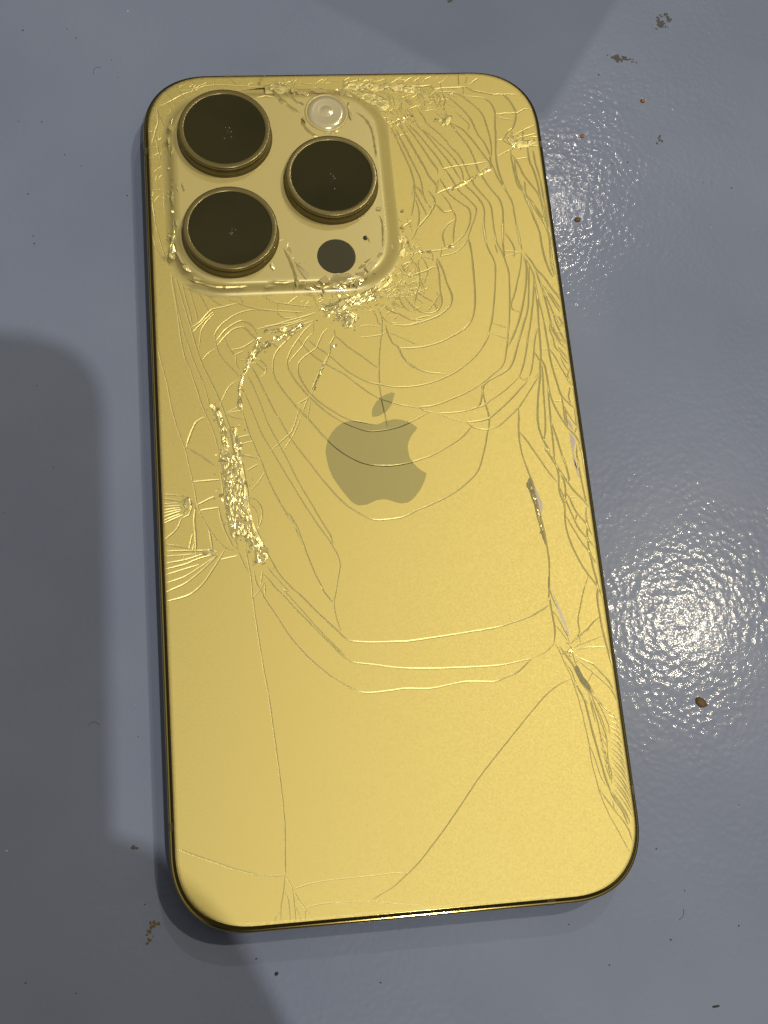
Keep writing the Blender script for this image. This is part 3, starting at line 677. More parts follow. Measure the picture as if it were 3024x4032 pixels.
31.86,29.60 32.90,28.07 33.80,26.55 34.76,24.44
32.55,28.53 33.49,26.27 34.54,23.86
31.96,29.30 32.26,26.31 32.61,22.61 32.95,19.97 33.82,18.33
33.40,23.46 34.16,22.99 34.88,21.21
33.71,22.72 34.20,21.23 34.72,21.07
22.43,22.43 24.72,21.32
22.19,20.34 24.60,19.15
30.15,-0.95 29.99,-3.13 30.21,-4.51 30.39,-6.15 30.18,-7.76 30.23,-9.37 30.66,-11.00 30.55,-12.86 30.43,-14.71 30.67,-16.84 31.36,-19.37 32.21,-21.63 33.13,-23.37 34.28,-25.25 34.91,-27.09 34.82,-27.04
30.74,-5.49 31.18,-7.13 31.20,-8.89 30.90,-10.21 30.56,-11.80
30.37,-8.30 30.71,-9.67 31.27,-11.30 31.80,-13.20 32.55,-15.36 33.73,-17.15 34.80,-18.79
31.19,-9.02 31.60,-9.85 32.54,-12.58 33.83,-14.51 34.64,-16.67
30.75,-13.27 31.54,-15.17 32.63,-17.61 33.68,-19.37 34.67,-21.52
34.33,-11.88 34.06,-13.33 34.11,-15.32 33.89,-15.97 33.79,-18.60 33.98,-20.96 34.11,-22.79 34.42,-25.13 34.02,-27.30 34.04,-30.36 34.22,-33.40 34.66,-36.73 34.85,-38.53
31.71,-9.99 33.15,-9.94
32.61,-12.98 32.08,-14.01
30.42,-6.89 31.19,-7.00
33.05,-23.50 32.39,-25.00 32.77,-24.14 31.88,-26.09 31.12,-28.34 30.34,-30.72 30.28,-32.83 29.29,-33.97 28.61,-34.53
26.54,-23.35 26.22,-24.36 26.52,-26.21 27.04,-28.08 27.72,-29.79 28.11,-31.48 28.32,-33.31 28.48,-34.37
26.32,-28.94 27.19,-30.37 27.75,-31.91 28.19,-33.15
26.48,-31.23 27.37,-32.49 28.09,-33.89
28.61,-34.53 29.95,-33.57 31.64,-32.32 33.03,-31.05 33.87,-30.50
29.10,-34.26 32.11,-32.20
29.13,-35.16 31.35,-34.41 34.04,-33.61
29.37,-35.62 31.23,-35.30 34.24,-35.43
30.25,-33.59 30.16,-34.78
28.97,-36.34 30.21,-37.17 31.75,-38.02 33.04,-39.59 34.05,-41.00 34.47,-42.20
29.19,-36.95 30.78,-38.55 32.36,-40.14 33.79,-41.71 34.52,-42.94 34.90,-44.43
31.55,-39.49 30.62,-40.76
25.95,-34.12 26.66,-35.59 27.17,-37.41 28.05,-39.84 28.00,-39.96 28.42,-41.81 28.88,-44.63 29.17,-47.43 29.43,-50.36 29.48,-53.56 29.81,-55.97 30.05,-57.73 30.46,-59.49 31.27,-61.90 32.37,-64.47 33.44,-67.18
26.76,-34.85 27.63,-36.25 28.47,-37.80 28.91,-39.01 29.56,-40.83 30.29,-42.05 31.32,-43.30 32.60,-44.85 34.02,-46.41
28.53,-35.12 28.96,-37.53 29.61,-39.36 30.71,-41.20 31.38,-42.87
27.32,-37.42 28.17,-38.96 28.55,-40.61 29.43,-42.87 30.12,-44.38
28.41,-40.65 29.43,-43.03 29.83,-45.03 30.21,-48.31 30.63,-51.25 31.05,-54.16 31.51,-56.74 32.18,-59.00 33.21,-60.96 33.87,-63.20
29.41,-50.51 29.87,-51.99 30.26,-53.94 30.65,-55.88 31.28,-57.19
30.22,-57.74 31.14,-59.39 32.07,-60.87 33.15,-62.52 33.89,-64.13 34.15,-65.70
31.59,-57.38 32.25,-58.53 33.04,-59.85 33.79,-61.48 34.22,-63.07
30.36,-42.44 30.87,-44.78 31.24,-46.93 31.44,-49.05 31.62,-51.32 31.99,-53.44 32.10,-56.15
31.94,-59.53 32.07,-60.87
30.45,-42.94 30.89,-47.06
30.93,-43.14 31.64,-46.47 32.34,-49.77 32.28,-51.37
31.43,-43.18 32.40,-45.87 32.95,-47.87 32.93,-49.16
31.58,-43.35 32.97,-45.42 33.87,-46.14 34.17,-46.65
31.16,-48.71 32.28,-51.37
31.63,-48.91 32.58,-50.43
31.31,-50.01 31.98,-52.31
31.29,-51.30 32.15,-53.45
31.44,-52.59 32.16,-54.57
31.59,-53.88 32.07,-56.31
31.51,-44.99 32.07,-46.99 32.48,-48.81
32.28,-51.37 32.15,-53.45 32.39,-55.22 32.15,-56.95
33.17,-46.34 34.07,-46.74 34.70,-47.59
33.32,-47.18 34.15,-47.71 34.71,-48.67
33.08,-48.00 34.03,-48.66 34.72,-49.75
33.23,-48.85 34.11,-49.62 34.73,-50.82
32.98,-49.66 33.99,-50.56 34.74,-51.89
33.13,-50.51 34.07,-51.52 34.75,-52.96
32.89,-51.32 33.96,-52.46 34.76,-54.02
33.04,-52.15 34.04,-53.41 34.77,-55.09
32.79,-52.96 33.92,-54.34 34.78,-56.14
32.94,-53.79 34.00,-55.29 34.79,-57.20
32.70,-54.60 33.88,-56.21 34.80,-58.25
32.85,-55.43 33.96,-57.15 34.81,-59.30
32.60,-56.22 33.85,-58.08 34.82,-60.34
32.75,-57.05 33.92,-59.01 34.83,-61.38
32.51,-57.84 33.81,-59.93 34.84,-62.42
"""
BODY = [tuple(map(float, p.split(','))) for p in "0.85,4.59 2.12,5.05 3.54,5.32 5.07,5.16 6.41,4.57 7.43,3.56 6.54,2.59 5.80,1.31 5.52,0.02 5.68,-1.61 5.94,-2.15 6.75,-3.32 7.60,-4.05 8.18,-4.45 7.74,-5.79 6.83,-7.34 5.46,-8.86 4.65,-9.37 3.73,-9.47 2.69,-9.26 1.67,-8.80 0.48,-8.58 -0.60,-8.76 -1.69,-9.17 -2.92,-9.46 -3.96,-9.20 -4.80,-8.44 -6.01,-6.64 -7.08,-4.83 -7.71,-3.20 -8.03,-1.42 -8.14,0.20 -7.80,1.84 -7.26,2.95 -6.58,3.89 -5.44,4.82 -4.17,5.33 -3.09,5.39 -1.88,5.17 -0.53,4.77".split()]
LEAF = [tuple(map(float, p.split(','))) for p in "4.10,10.16 3.96,9.16 3.47,8.02 2.59,6.90 1.61,6.28 0.66,6.00 0.07,5.95 0.13,7.02 0.61,8.15 1.55,9.19 2.70,9.89".split()]


def catmull(P, step=0.55, closed=False):
    P = [np.array(p, float) for p in P]
    if len(P) < 3 and not closed:
        L = np.linalg.norm(P[1] - P[0])
        k = max(1, int(L / step))
        return [P[0] + (P[1] - P[0]) * i / k for i in range(k + 1)]
    out = []
    n = len(P)
    rngi = range(n) if closed else range(n - 1)
    for i in rngi:
        p1, p2 = P[i], P[(i + 1) % n]
        p0 = P[i - 1] if (closed or i > 0) else 2 * p1 - p2
        p3 = P[(i + 2) % n] if (closed or i + 2 < n) else 2 * p2 - p1
        k = max(1, int(np.linalg.norm(p2 - p1) / step))
        # centripetal-like damping: limit tangents to the chord
        c = np.linalg.norm(p2 - p1)
        m1, m2 = (p2 - p0) / 2, (p3 - p1) / 2
        for m in (m1, m2):
            L = np.linalg.norm(m)
            if L > c:
                m *= c / L
        for j in range(k):
            t = j / k
            out.append((2 * t ** 3 - 3 * t ** 2 + 1) * p1 + (t ** 3 - 2 * t ** 2 + t) * m1 + (-2 * t ** 3 + 3 * t ** 2) * p2 + (t ** 3 - t ** 2) * m2)
    if not closed:
        out.append(P[-1])
    return out


PC = (-12.4, 49.4)                # centre of the camera plateau
plat_base = rrect(20.3, 20.6, 11.0, n=2.3, k=14, cx=PC[0], cy=PC[1])
glass_o = rrect(GX, GY, RC - 0.7, k=24)


def inside(poly, X, Y):
    X, Y = np.asarray(X), np.asarray(Y)
    r = np.zeros(X.shape, bool)
    n = len(poly)
    for i in range(n):
        x1, y1 = poly[i]
        x2, y2 = poly[(i + 1) % n]
        if y1 == y2:
            continue
        c = ((y1 > Y) != (y2 > Y)) & (X < (x2 - x1) * (Y - y1) / (y2 - y1) + x1)
        r ^= c
    return r


lines = []                        # (points, half width, depth)
for ln in CRACKS.strip().splitlines():
    P = [tuple(map(float, p.split(','))) for p in ln.split()]
    L = sum(math.dist(P[i], P[i + 1]) for i in range(len(P) - 1))
    hw = rng.uniform(0.12, 0.17) if L > 6 else rng.uniform(0.10, 0.15)
    if P[0][1] > 20 and P[0][0] > 6:
        hw *= 1.1
    if max(p[1] for p in P) < -22 and min(p[0] for p in P) > -34 and max(p[0] for p in P) < 33.5:
        hw *= 0.62
    if max(p[0] for p in P) < -24 and -16 < P[0][1] < 8:
        hw *= 1.35
    P = catmull(P)
    P = [p + np.array((noise.noise((p[0] * 1.1, p[1] * 1.1, 3.0)), noise.noise((p[0] * 1.1, p[1] * 1.1, 9.0)))) * 0.035 for p in P]
    lines.append((P, hw))
# fine crazing where the glass was crushed: round the camera plateau, near the flash and along the left band
zones = [(-6, 71.2, 14, 1.2, 40, 0.3), (9.5, 66, 2.5, 5, 60, 2.3), (14.5, 67.5, 5.0, 2.6, 60, 2.5), (-28, 70.5, 4, 1.2, 18, 0.5),
         (-33.5, 56, 1.0, 9, 24, 1.4), (10.0, 38, 1.2, 5, 26, 1.5), (8.2, 29.5, 3.2, 3.0, 60, 0.9), (-4, 26.5, 6, 1.6, 46, 0.45),
         (3.0, 28.3, 5.0, 1.8, 50, 0.6)]
for zx, zy, ax, ay, cnt, ang in zones:
    for _ in range(cnt):
        x, y = rng.gauss(zx, ax / 1.6), rng.gauss(zy, ay / 1.6)
        a = ang + rng.gauss(0, 0.6) + (math.pi / 2 if rng.random() < 0.3 else 0)
        L = rng.uniform(0.7, 2.6)
        b_ = rng.uniform(-0.4, 0.4)
        P = [np.array((x + math.cos(a + b_ * t) * L * t, y + math.sin(a + b_ * t) * L * t)) for t in (0, 0.5, 1.0)]
        if all(abs(p[0]) < GX - .3 and abs(p[1]) < GY - .3 for p in P):
            lines.append((P, rng.uniform(0.08, 0.14)))

cv, ce = [], []                   # CDT input
segA, segB, segH = [], [], []


def add_chain(P, closed=False):
    s = len(cv)
    cv.extend((float(p[0]), float(p[1])) for p in P)
    ce.extend((s + i, s + i + 1) for i in range(len(P) - 1))
    if closed:
        ce.append((s + len(P) - 1, s))


add_chain(glass_o, True)
for ins in (0.22, 0.5, 0.85):
    add_chain(rrect(GX - ins, GY - ins, RC - 0.7 - ins, k=16), True)
body_o = catmull(BODY, 0.5, True)
leaf_o = catmull(LEAF, 0.4, True)
add_chain(body_o, True)
add_chain(leaf_o, True)
for P, hw in lines:
    n = len(P)
    if n < 2:
        continue
    left, right = [], []
    hs = []
    for i in range(n):
        t = P[min(i + 1, n - 1)] - P[max(i - 1, 0)]
        t = t / (np.linalg.norm(t) + 1e-9)
        nr = np.array((-t[1], t[0]))
        e = min(i, n - 1 - i)
        h = hw * min(1.0, (0.62 if n <= 8 else 0.45) + 0.28 * e) * (1 + 0.25 * noise.noise((P[i][0] * 0.5, P[i][1] * 0.5, hw * 90)))
        hs.append(h)
        left.append(P[i] + nr * h)
        right.append(P[i] - nr * h)
    add_chain(P)
    add_chain(left + right[::-1], True)
    for i in range(n - 1):
        segA.append(P[i])
        segB.append(P[i + 1])
        segH.append((hs[i] + hs[i + 1]) / 2)
segA, segB, segH = np.array(segA), np.array(segB), np.array(segH)

R = delaunay_2d_cdt([Vector(v) for v in cv], ce, [], 0, 1e-4, False)
V2 = np.array([(v.x, v.y) for v in R[0]])
T = np.array([f for f in R[2] if len(f) == 3], int)
A2, B2, C2 = V2[T[:, 0]], V2[T[:, 1]], V2[T[:, 2]]
area = ((B2 - A2)[:, 0] * (C2 - A2)[:, 1] - (B2 - A2)[:, 1] * (C2 - A2)[:, 0]) / 2
T[area < 0] = T[area < 0][:, ::-1]
area = np.abs(area)
cen = (A2 + B2 + C2) / 3
keep = inside(glass_o, cen[:, 0], cen[:, 1]) & (area > 1e-7)
plat_in = rrect(18.6, 18.9, 9.6, n=2.3, k=14, cx=PC[0], cy=PC[1])
keep &= ~inside(plat_in, cen[:, 0], cen[:, 1])
T, area, cen = T[keep], area[keep], cen[keep]

# groove depth at any point, from the nearest crack centre lines (binned)
CELL = 2.0
bins = {}
for i, (a, b, h) in enumerate(zip(segA, segB, segH)):
    for gx in range(int((min(a[0], b[0]) - h) // CELL), int((max(a[0], b[0]) + h) // CELL) + 1):
        for gy in range(int((min(a[1], b[1]) - h) // CELL), int((max(a[1], b[1]) + h) // CELL) + 1):
            bins.setdefault((gx, gy), []).append(i)


def groove(Q):
    g = np.zeros(len(Q))
    keys = np.floor(Q / CELL).astype(int)
    order = np.lexsort((keys[:, 1], keys[:, 0]))
    k = keys[order]
    cut = np.flatnonzero(np.any(np.diff(k, axis=0), axis=1)) + 1
    for grp in np.split(order, cut):
        sel = bins.get(tuple(keys[grp[0]]))
        if not sel:
            continue
        a, d, h = segA[sel], segB[sel] - segA[sel], segH[sel]
        q = Q[grp]
        t = np.clip(((q[:, None, :] - a) * d).sum(2) / ((d * d).sum(1) + 1e-12), 0, 1)
        dist = np.linalg.norm(q[:, None, :] - a - t[:, :, None] * d, axis=2)
        g[grp] = np.max(h * np.clip(1 - dist / h, 0, 1), axis=1)
    return g


def edge_dist(Q):
    P = np.array(glass_o)
    d = np.roll(P, -1, 0) - P
    out = np.full(len(Q), 9.0)
    near = np.flatnonzero((np.abs(Q[:, 0]) > GX - 13) & (np.abs(Q[:, 1]) > GY - 13) | (np.abs(Q[:, 0]) > GX - 1.2) | (np.abs(Q[:, 1]) > GY - 1.2))
    for ch in np.array_split(near, max(1, len(near) // 2000)):
        q = Q[ch]
        t = np.clip(((q[:, None, :] - P) * d).sum(2) / ((d * d).sum(1) + 1e-12), 0, 1)
        out[ch] = np.linalg.norm(q[:, None, :] - P - t[:, :, None] * d, axis=2).min(1)
    return out


gv = groove(V2)
ed = edge_dist(V2)
Z0 = ZT - 0.07 * np.clip(1 - ed / 0.45, 0, 1) ** 2
ZV = Z0 - 0.30 * gv
gc = groove(cen)
is_gr = gc > 0.012
in_logo = inside([tuple(p) for p in body_o], cen[:, 0], cen[:, 1]) | inside([tuple(p) for p in leaf_o], cen[:, 0], cen[:, 1])


def sub_mesh(name, sel, mat, parent, z, tilt=None, zoff=0.0):
    t = T[sel]
    ids, inv = np.unique(t.ravel(), return_inverse=True)
    xy = V2[ids]
    zz = z[ids] + zoff
    if tilt is not None:
        c = xy.mean(0)
        zz = zz + (xy - c) @ tilt
    vs = np.c_[xy, zz] * MM
    return mesh_obj(name, vs.tolist(), inv.reshape(-1, 3).tolist(), mat, parent)


crk = sub_mesh("crack_network", np.flatnonzero(is_gr & ~in_logo), GROOVE, back, ZV)
crk["kind"] = "stuff"
lg = sub_mesh("logo", np.flatnonzero(in_logo), LOGO_M, back, ZV)
lg["label"] = "mirror polished bitten apple emblem with a leaf"

# shards: connected patches of glass between the cracks
sh = np.flatnonzero(~is_gr & ~in_logo)
edge_of = {}
par = {int(i): int(i) for i in sh}


def find(a):
    while par[a] != a:
        par[a] = par[par[a]]
        a = par[a]
    return a


for i in sh:
    i = int(i)
    a, b, c = T[i]
    for e in ((a, b), (b, c), (c, a)):
        k = (min(e), max(e))
        j = edge_of.get(k)
        if j is None:
            edge_of[k] = i
        else:
            ra, rb = find(i), find(j)
            if ra != rb:
                par[ra] = rb
comp = {}
for i in sh:
    comp.setdefault(find(int(i)), []).append(int(i))
comps = sorted(comp.values(), key=lambda q: -area[q].sum())
N_SHARD = 280
rest = []
for k, q in enumerate(comps):
    a = area[q].sum()
    if k < N_SHARD and a > 0.12:
        g = min(1.0, 14.0 / a) ** 0.5 if a > 14 else 1.0
        amp = 0.026 * g if a < 300 else 0.0
        tilt = np.array((rng.gauss(0, amp), rng.gauss(0, amp)))
        pts_ = V2[np.unique(T[q].ravel())]
        reach = np.abs((pts_ - pts_.mean(0)) @ tilt).max()
        tilt *= min(1.0, 0.028 / (reach + 1e-9))
        sub_mesh("glass_shard", np.array(q), GOLD, back, Z0, tilt, -0.004)
    else:
        rest.extend(q)
if rest:
    o = sub_mesh("small_shards", np.array(rest), GOLD, back, Z0, None, -0.004)
    o["kind"] = "stuff"
print("shards", len(comps), "rest", len(rest), "tris", len(T))
CRUSH = [
    (3.0, 420, 7.85, 0.26, [(-24.61, 0.88), (-24.02, -2.18), (-23.74, -5.35), (-23.71, -7.71), (-23.58, -10.82), (-23.01, -13.94)]),
    (2.6, 260, 7.85, 0.24, [(-23.09, -1.43), (-22.6, -6.2), (-22.07, -10.13), (-21.36, -13.27), (-20.2, -15.95), (-19.59, -18.12)]),
    (1.3, 130, 7.86, 0.24, [(-26.29, 9.75), (-25.35, 7.25), (-24.72, 4.79), (-24.54, 2.36), (-24.96, -0.02)]),
    (1.6, 110, 7.86, 0.24, [(-23.18, 5.52), (-22.86, 3.08), (-22.54, 0.65), (-22.67, -1.73)]),
    (0.7, 110, 7.88, 0.22, [(-17.93, 20.72), (-19.49, 17.74), (-20.36, 15.76), (-21.22, 14.13), (-21.61, 12.49), (-21.54, 10.83), (-21.79, 9.04), (-21.25, 7.86)]),
    (0.7, 150, 7.88, 0.26, [(-19.36, 17.34), (-17.58, 19.23), (-16.23, 20.3), (-13.99, 21.06), (-12.1, 22.26), (-10.48, 23.2)]),
    (0.6, 60, 7.88, 0.24, [(-16.76, 22.31), (-15.2, 22.39), (-13.38, 22.6)]),
    (2.4, 260, 7.9, 0.26, [(-6.61, 25.44), (-4.19, 26.21), (-1.73, 27.34), (0.7, 27.95), (2.38, 28.94)]),
    (2.4, 130, 7.9, 0.26, [(-4.61, 24.84), (-2.72, 24.77), (-1.83, 24.04), (-3.2, 22.71)]),
    (2.2, 120, 7.9, 0.24, [(4.33, 32.93), (5.05, 32.02), (3.81, 30.65), (2.41, 29.29)]),
    (0.35, 60, 7.88, 0.18, [(-7.23, 15.86), (-8.13, 14.05), (-9.41, 11.27)]),
    (0.3, 20, 7.88, 0.2, [(-5.59, 19.01), (-4.78, 19.4)]),
    (0.4, 40, 7.88, 0.24, [(10.83, 36.39), (11.98, 36.53), (12.97, 36.63)]),
    (0.3, 10, 7.88, 0.22, [(16.46, 37.29), (16.96, 37.37)]),
    (0.5, 30, 7.88, 0.24, [(8.21, 41.46), (8.44, 40.36)]),
    (0.4, 16, 7.88, 0.22, [(8.53, 44.93), (8.74, 44.56)]),
    (1.4, 90, 8.6, 0.26, [(-30.4, 64.31), (-30.81, 61.87), (-31.06, 59.63), (-30.79, 54.06)]),
    (1.6, 140, 9.0, 0.26, [(-30.06, 51.96), (-30.48, 49.24), (-31.04, 46.9), (-29.74, 47.95)]),
    (1.2, 80, 8.9, 0.26, [(-31.02, 47.64), (-30.68, 44.21), (-31.32, 39.78), (-31.93, 35.76)]),
    (1.6, 70, 9.3, 0.26, [(4.17, 47.55), (4.71, 46.25), (5.25, 44.96)]),
    (1.2, 60, 9.2, 0.24, [(4.23, 46.28), (4.74, 46.45), (5.47, 45.51)]),
    (2.4, 160, 8.6, 0.28, [(-14.14, 69.94), (-10.86, 69.69), (-7.99, 68.1), (-6.41, 66.91)]),
    (2.4, 140, 8.9, 0.28, [(-0.16, 68.71), (1.02, 66.75), (1.38, 65.01), (0.36, 62.54), (0.38, 60.82)]),
    (3.0, 45, 7.9, 0.22, [(1.56, 68.43), (4.88, 67.98), (8.07, 65.97)]),
    (2.0, 50, 7.9, 0.2, [(0.09, 70.99), (4.25, 70.53), (9.29, 70.25), (13.32, 69.79)]),
    (1.2, 40, 9.45, 0.2, [(-3.5, 59.96), (-1.33, 60.48)]),
    (1.8, 150, 9.1, 0.28, [(-4.51, 31.19), (-1.54, 30.73), (0.59, 31.54)]),
    (0.9, 40, 8.9, 0.26, [(-8.02, 30.55), (-6.8, 29.98), (-2.39, 29.82)]),
    (0.7, 30, 9.4, 0.22, [(-12.2, 38.89), (-11.97, 37.63), (-11.05, 34.77), (-9.37, 34.01)]),
    (0.8, 50, 9.3, 0.24, [(-15.33, 34.8), (-15.13, 32.86), (-15.54, 31.31)]),
    (1.3, 60, 7.9, 0.2, [(27.52, -35.81), (28.25, -36.01), (28.67, -35.14)]),
    (0.35, 60, 7.86, 0.2, [(25.07, -6.94), (25.53, -8.45), (25.83, -10.2), (26.19, -13.55), (26.49, -16.2)]),
    (1.6, 70, 7.88, 0.22, [(-31.6, -6.65), (-31.05, -7.62), (-31.52, -8.52)]),
    (1.0, 40, 7.88, 0.2, [(-29.36, -15.87), (-27.92, -15.95), (-26.77, -16.17)]),
    (0.7, 40, 7.88, 0.22, [(8.85, 62.04), (11.36, 63.79), (12.01, 64.45)]),
    (1.6, 70, 7.88, 0.24, [(29.69, 59.57), (30.5, 57.98), (33.47, 57.91), (34.55, 58.56)]),
    (0.6, 50, 7.88, 0.2, [(17.49, 48.78), (19.11, 49.39), (21.58, 50.64), (23.46, 51.69), (25.56, 52.96)]),
    (1.2, 60, 7.88, 0.24, [(16.84, 63.45), (17.91, 62.3), (19.47, 64.08)]),
    (1.2, 60, 7.9, 0.22, [(7.13, 38.58), (8.19, 39.45), (8.54, 37.99), (7.52, 35.68)]),
]
PLATEAU_CRACKS = [
    (0.45, [(-12.73, 68.92), (-11.24, 66.59), (-9.54, 65.02), (-8.14, 63.85)]),
    (0.35, [(-10.62, 68.5), (-9.38, 67.32), (-8.17, 65.76)]),
    (0.4, [(-8.03, 63.09), (-7.5, 61.18), (-6.3, 59.64), (-4.73, 58.85)]),
    (0.3, [(-12.79, 37.1), (-11.98, 34.95), (-11.22, 32.29), (-10.92, 29.67)]),
    (0.22, [(-11.22, 34.58), (-10.06, 33.13), (-8.58, 31.85)]),
    (0.22, [(-0.31, 32.61), (1.06, 33.8), (2.6, 34.99)]),
    (0.25, [(1.92, 64.04), (3.45, 62.48), (4.42, 60.17), (4.67, 57.32), (4.76, 54.5)]),
    (0.2, [(4.11, 43.21), (4.64, 41.93), (4.57, 39.22), (4.33, 36.54)]),
    (0.18, [(-15.64, 67.43), (-13.66, 67.78), (-11.42, 66.97), (-10.03, 65.61)]),
    (0.25, [(-4.16, 66.65), (-2.8, 67.11), (-1.82, 66.99)]),
    (0.3, [(-0.4, 66.0), (0.33, 64.84), (0.51, 62.92)]),
    (0.2, [(-13.64, 38.55), (-12.52, 38.87)]),
    (0.2, [(1.38, 39.5), (1.93, 38.41), (2.16, 37.32)]),
    (0.25, [(-29.13, 31.89), (-27.32, 31.13), (-25.04, 30.36), (-22.43, 30.09), (-19.34, 30.15)]),
    (0.2, [(-15.84, 30.89), (-13.36, 30.63), (-11.17, 30.72)]),
]
CHIPS = [
    (-2.92, 31.19, 9.0, 4.4, 1.5, 1.0, 0.08),
    (-0.03, 31.73, 9.1, 1.9, 1.3, 1.0, -0.1),
    (1.79, 32.8, 9.3, 3.2, 1.2, 0.8, 0.75),
    (0.71, 33.31, 9.4, 2.6, 0.5, 0.5, 0.7),
    (-9.65, 32.2, 9.2, 3.6, 0.9, 0.7, -0.95),
    (-6.27, 30.9, 9.1, 2.4, 1.5, 0.5, 0),
    (-0.93, 30.17, 8.8, 1.2, 1.0, 0.9, 0.4),
    (-9.92, 30.39, 9.0, 1.6, 0.8, 0.6, 0),
    (-15.58, 29.9, 9.0, 2.2, 0.8, 0.5, 0.0),
    (-10.67, 30.94, 9, 1.5, 0.6, 0.6, 1.2),
    (-30.98, 61.62, 8.7, 1.0, 1.7, 1.0, 0.1),
    (-31.37, 59.57, 8.7, 0.8, 2.4, 0.8, 0),
    (-30.31, 49.59, 9.0, 0.6, 2.2, 0.6, 0.1),
    (-29.36, 49.44, 9.2, 0.5, 1.8, 0.6, 0.2),
    (-30.84, 56.7, 8.8, 0.9, 2.6, 0.6, 0.05),
    (-30.73, 42.72, 9, 0.8, 1.8, 0.6, 0.2),
    (-30.37, 36.18, 9, 0.9, 3.0, 0.5, 0.35),
    (-29.08, 33.74, 8.9, 1.2, 2.2, 0.5, 0.8),
    (-27.15, 32.04, 8.7, 3.2, 0.8, 0.4, -0.3),
    (-14.93, 33.68, 9.4, 0.5, 1.6, 0.5, 0.3),
    (-9.25, 69.06, 8.9, 1.6, 0.9, 0.6, -0.7),
    (-8.15, 68.39, 9.0, 1.2, 0.8, 0.6, -0.9),
    (-6.85, 67.98, 9.0, 1.0, 1.6, 0.6, 0.5),
    (-4.33, 68.64, 9.1, 2.6, 1.1, 0.5, -0.1),
    (-0.06, 67.98, 9.1, 1.3, 1.6, 0.7, 0.3),
    (0.73, 65.39, 9.2, 0.8, 1.4, 0.6, 0.2),
    (0.88, 63.33, 9.4, 0.5, 1.8, 0.4, 0.1),
    (-7.67, 65.74, 9.2, 1.6, 0.8, 0.5, -0.8),
    (-7.58, 62.47, 9.5, 0.7, 1.5, 0.4, 0.5),
    (5.85, 41.84, 8.6, 0.8, 2.8, 0.5, 0.05),
    (5.98, 37.74, 8.5, 0.8, 2.4, 0.5, 0.2),
    (4.37, 44.2, 9.3, 1.0, 0.7, 0.5, 0.3),
    (3.76, 35.27, 9.2, 1.2, 0.7, 0.5, 0.6),
    (2.42, 32.16, 8.8, 1.4, 0.8, 0.5, 0.5),
    (-8.7, 29.56, 8.5, 1.8, 0.6, 0.4, -0.2),
    (-6.53, 29.01, 8.4, 1.2, 0.6, 0.4, -0.7),
]
PEARLS = [
    [(33.23, 4.01), (33.69, 3.43), (33.97, 2.58), (33.95, 1.88), (33.54, 2.32), (33.19, 3.17)],
    [(33.19, 1.64), (33.96, 0.5), (34.07, -0.2), (33.5, -1.96), (33.7, -3.89), (33.81, -5.53), (33.43, -4.42), (33.25, -2.36), (33.19, -0.29)],
    [(33.19, -2.89), (33.56, -4.0), (33.93, -6.61), (33.63, -6.45), (33.34, -4.67)],
    [(25.86, -6.85), (26.32, -8.35), (26.96, -10.53), (26.95, -11.6), (26.54, -12.77), (26.28, -10.76)],
    [(26.6, -24.37), (26.97, -26.24), (27.8, -29.19), (28.48, -32.11), (28.73, -33.63), (28.36, -33.01), (27.42, -29.77)],
]
SCARS = [
    [(25.3, -6.14), (25.04, -6.67), (24.71, -7.19), (24.71, -7.73), (25.03, -8.28), (25.25, -9.63), (25.53, -10.58), (25.63, -11.79), (25.76, -12.86), (25.98, -14.19), (26.08, -15.38), (26.29, -16.84), (26.65, -18.04), (26.62, -16.2), (26.53, -14.88), (26.35, -13.29), (26.18, -11.55), (26.04, -9.54), (25.87, -7.79), (25.65, -6.43)],
    [(26.37, -23.21), (26.22, -24.36), (26.23, -25.26), (26.57, -24.12), (26.61, -23.36)],
    [(28.88, -38.12), (28.87, -39.3), (29.56, -40.83), (30.44, -42.07), (31.08, -42.84), (30.71, -41.2), (29.87, -39.67), (29.33, -38.15)],
]
DOTS = [(51.2, 78.1), (68.2, 53.7), (51.0, 58.3), (43.8, -73.7), (51.7, -79.7), (55.0, -61.3), (40.2, -67.0), (-58.6, 69.8), (-54.5, 69.6), (-56.0, 44.7), (-57.0, 54.7), (-56.2, 46.2), (-50.5, 62.6), (-47.6, 60.2), (-48.1, 87.7), (-57.8, 89.5), (-39.6, 53.9), (-55.7, 17.5), (-53.1, 2.6), (-35.6, 12.5), (-49.7, 89.7), (-41.7, 82.8), (-40.5, -43.1), (40.4, -80.8), (30.1, -83.6), (-40.3, -68.5), (-58.0, -78.1), (-50.7, -80.2), (-24.0, -77.8), (-5.5, -82.9), (24.5, -77.1), (73.6, 52.4), (54.0, 58.5)]

# --- camera plateau
pprof = [(0.0, 7.79), (0.45, 7.86), (1.0, 8.05), (1.45, 8.45), (1.75, 8.85), (2.1, 9.2), (2.5, 9.38), (3.0, 9.45)]
rings = [rrect(20.6 - o, 20.8 - o, 11.0 - o * 0.8, n=2.3, k=18, cx=PC[0], cy=PC[1]) for o, z in pprof]
nn = min(len(q) for q in rings)
vs, fs = [], []
for (o, z), q in zip(pprof, rings):
    for x, y in q[:nn]:
        w = noise.noise((x * 0.35, y * 0.35, z * 0.5)) * 0.10 if 0 < o < 3 else 0
        vs.append((min(GX - .1, max(-GX + .1, x)) * MM, y * MM, (z + w) * MM))
for i in range(len(pprof) - 1):
    for j in range(nn):
        a, b = i * nn + j, i * nn + (j + 1) % nn
        fs.append((a, b, b + nn, a + nn))
fs.append(tuple((len(pprof) - 1) * nn + j for j in range(nn)))
plateau = mesh_obj("camera_plateau", vs, fs, PLATEAU_M, phone, smooth=True)
plateau.data.polygons[len(fs) - 1].use_smooth = False
ZP = 9.45


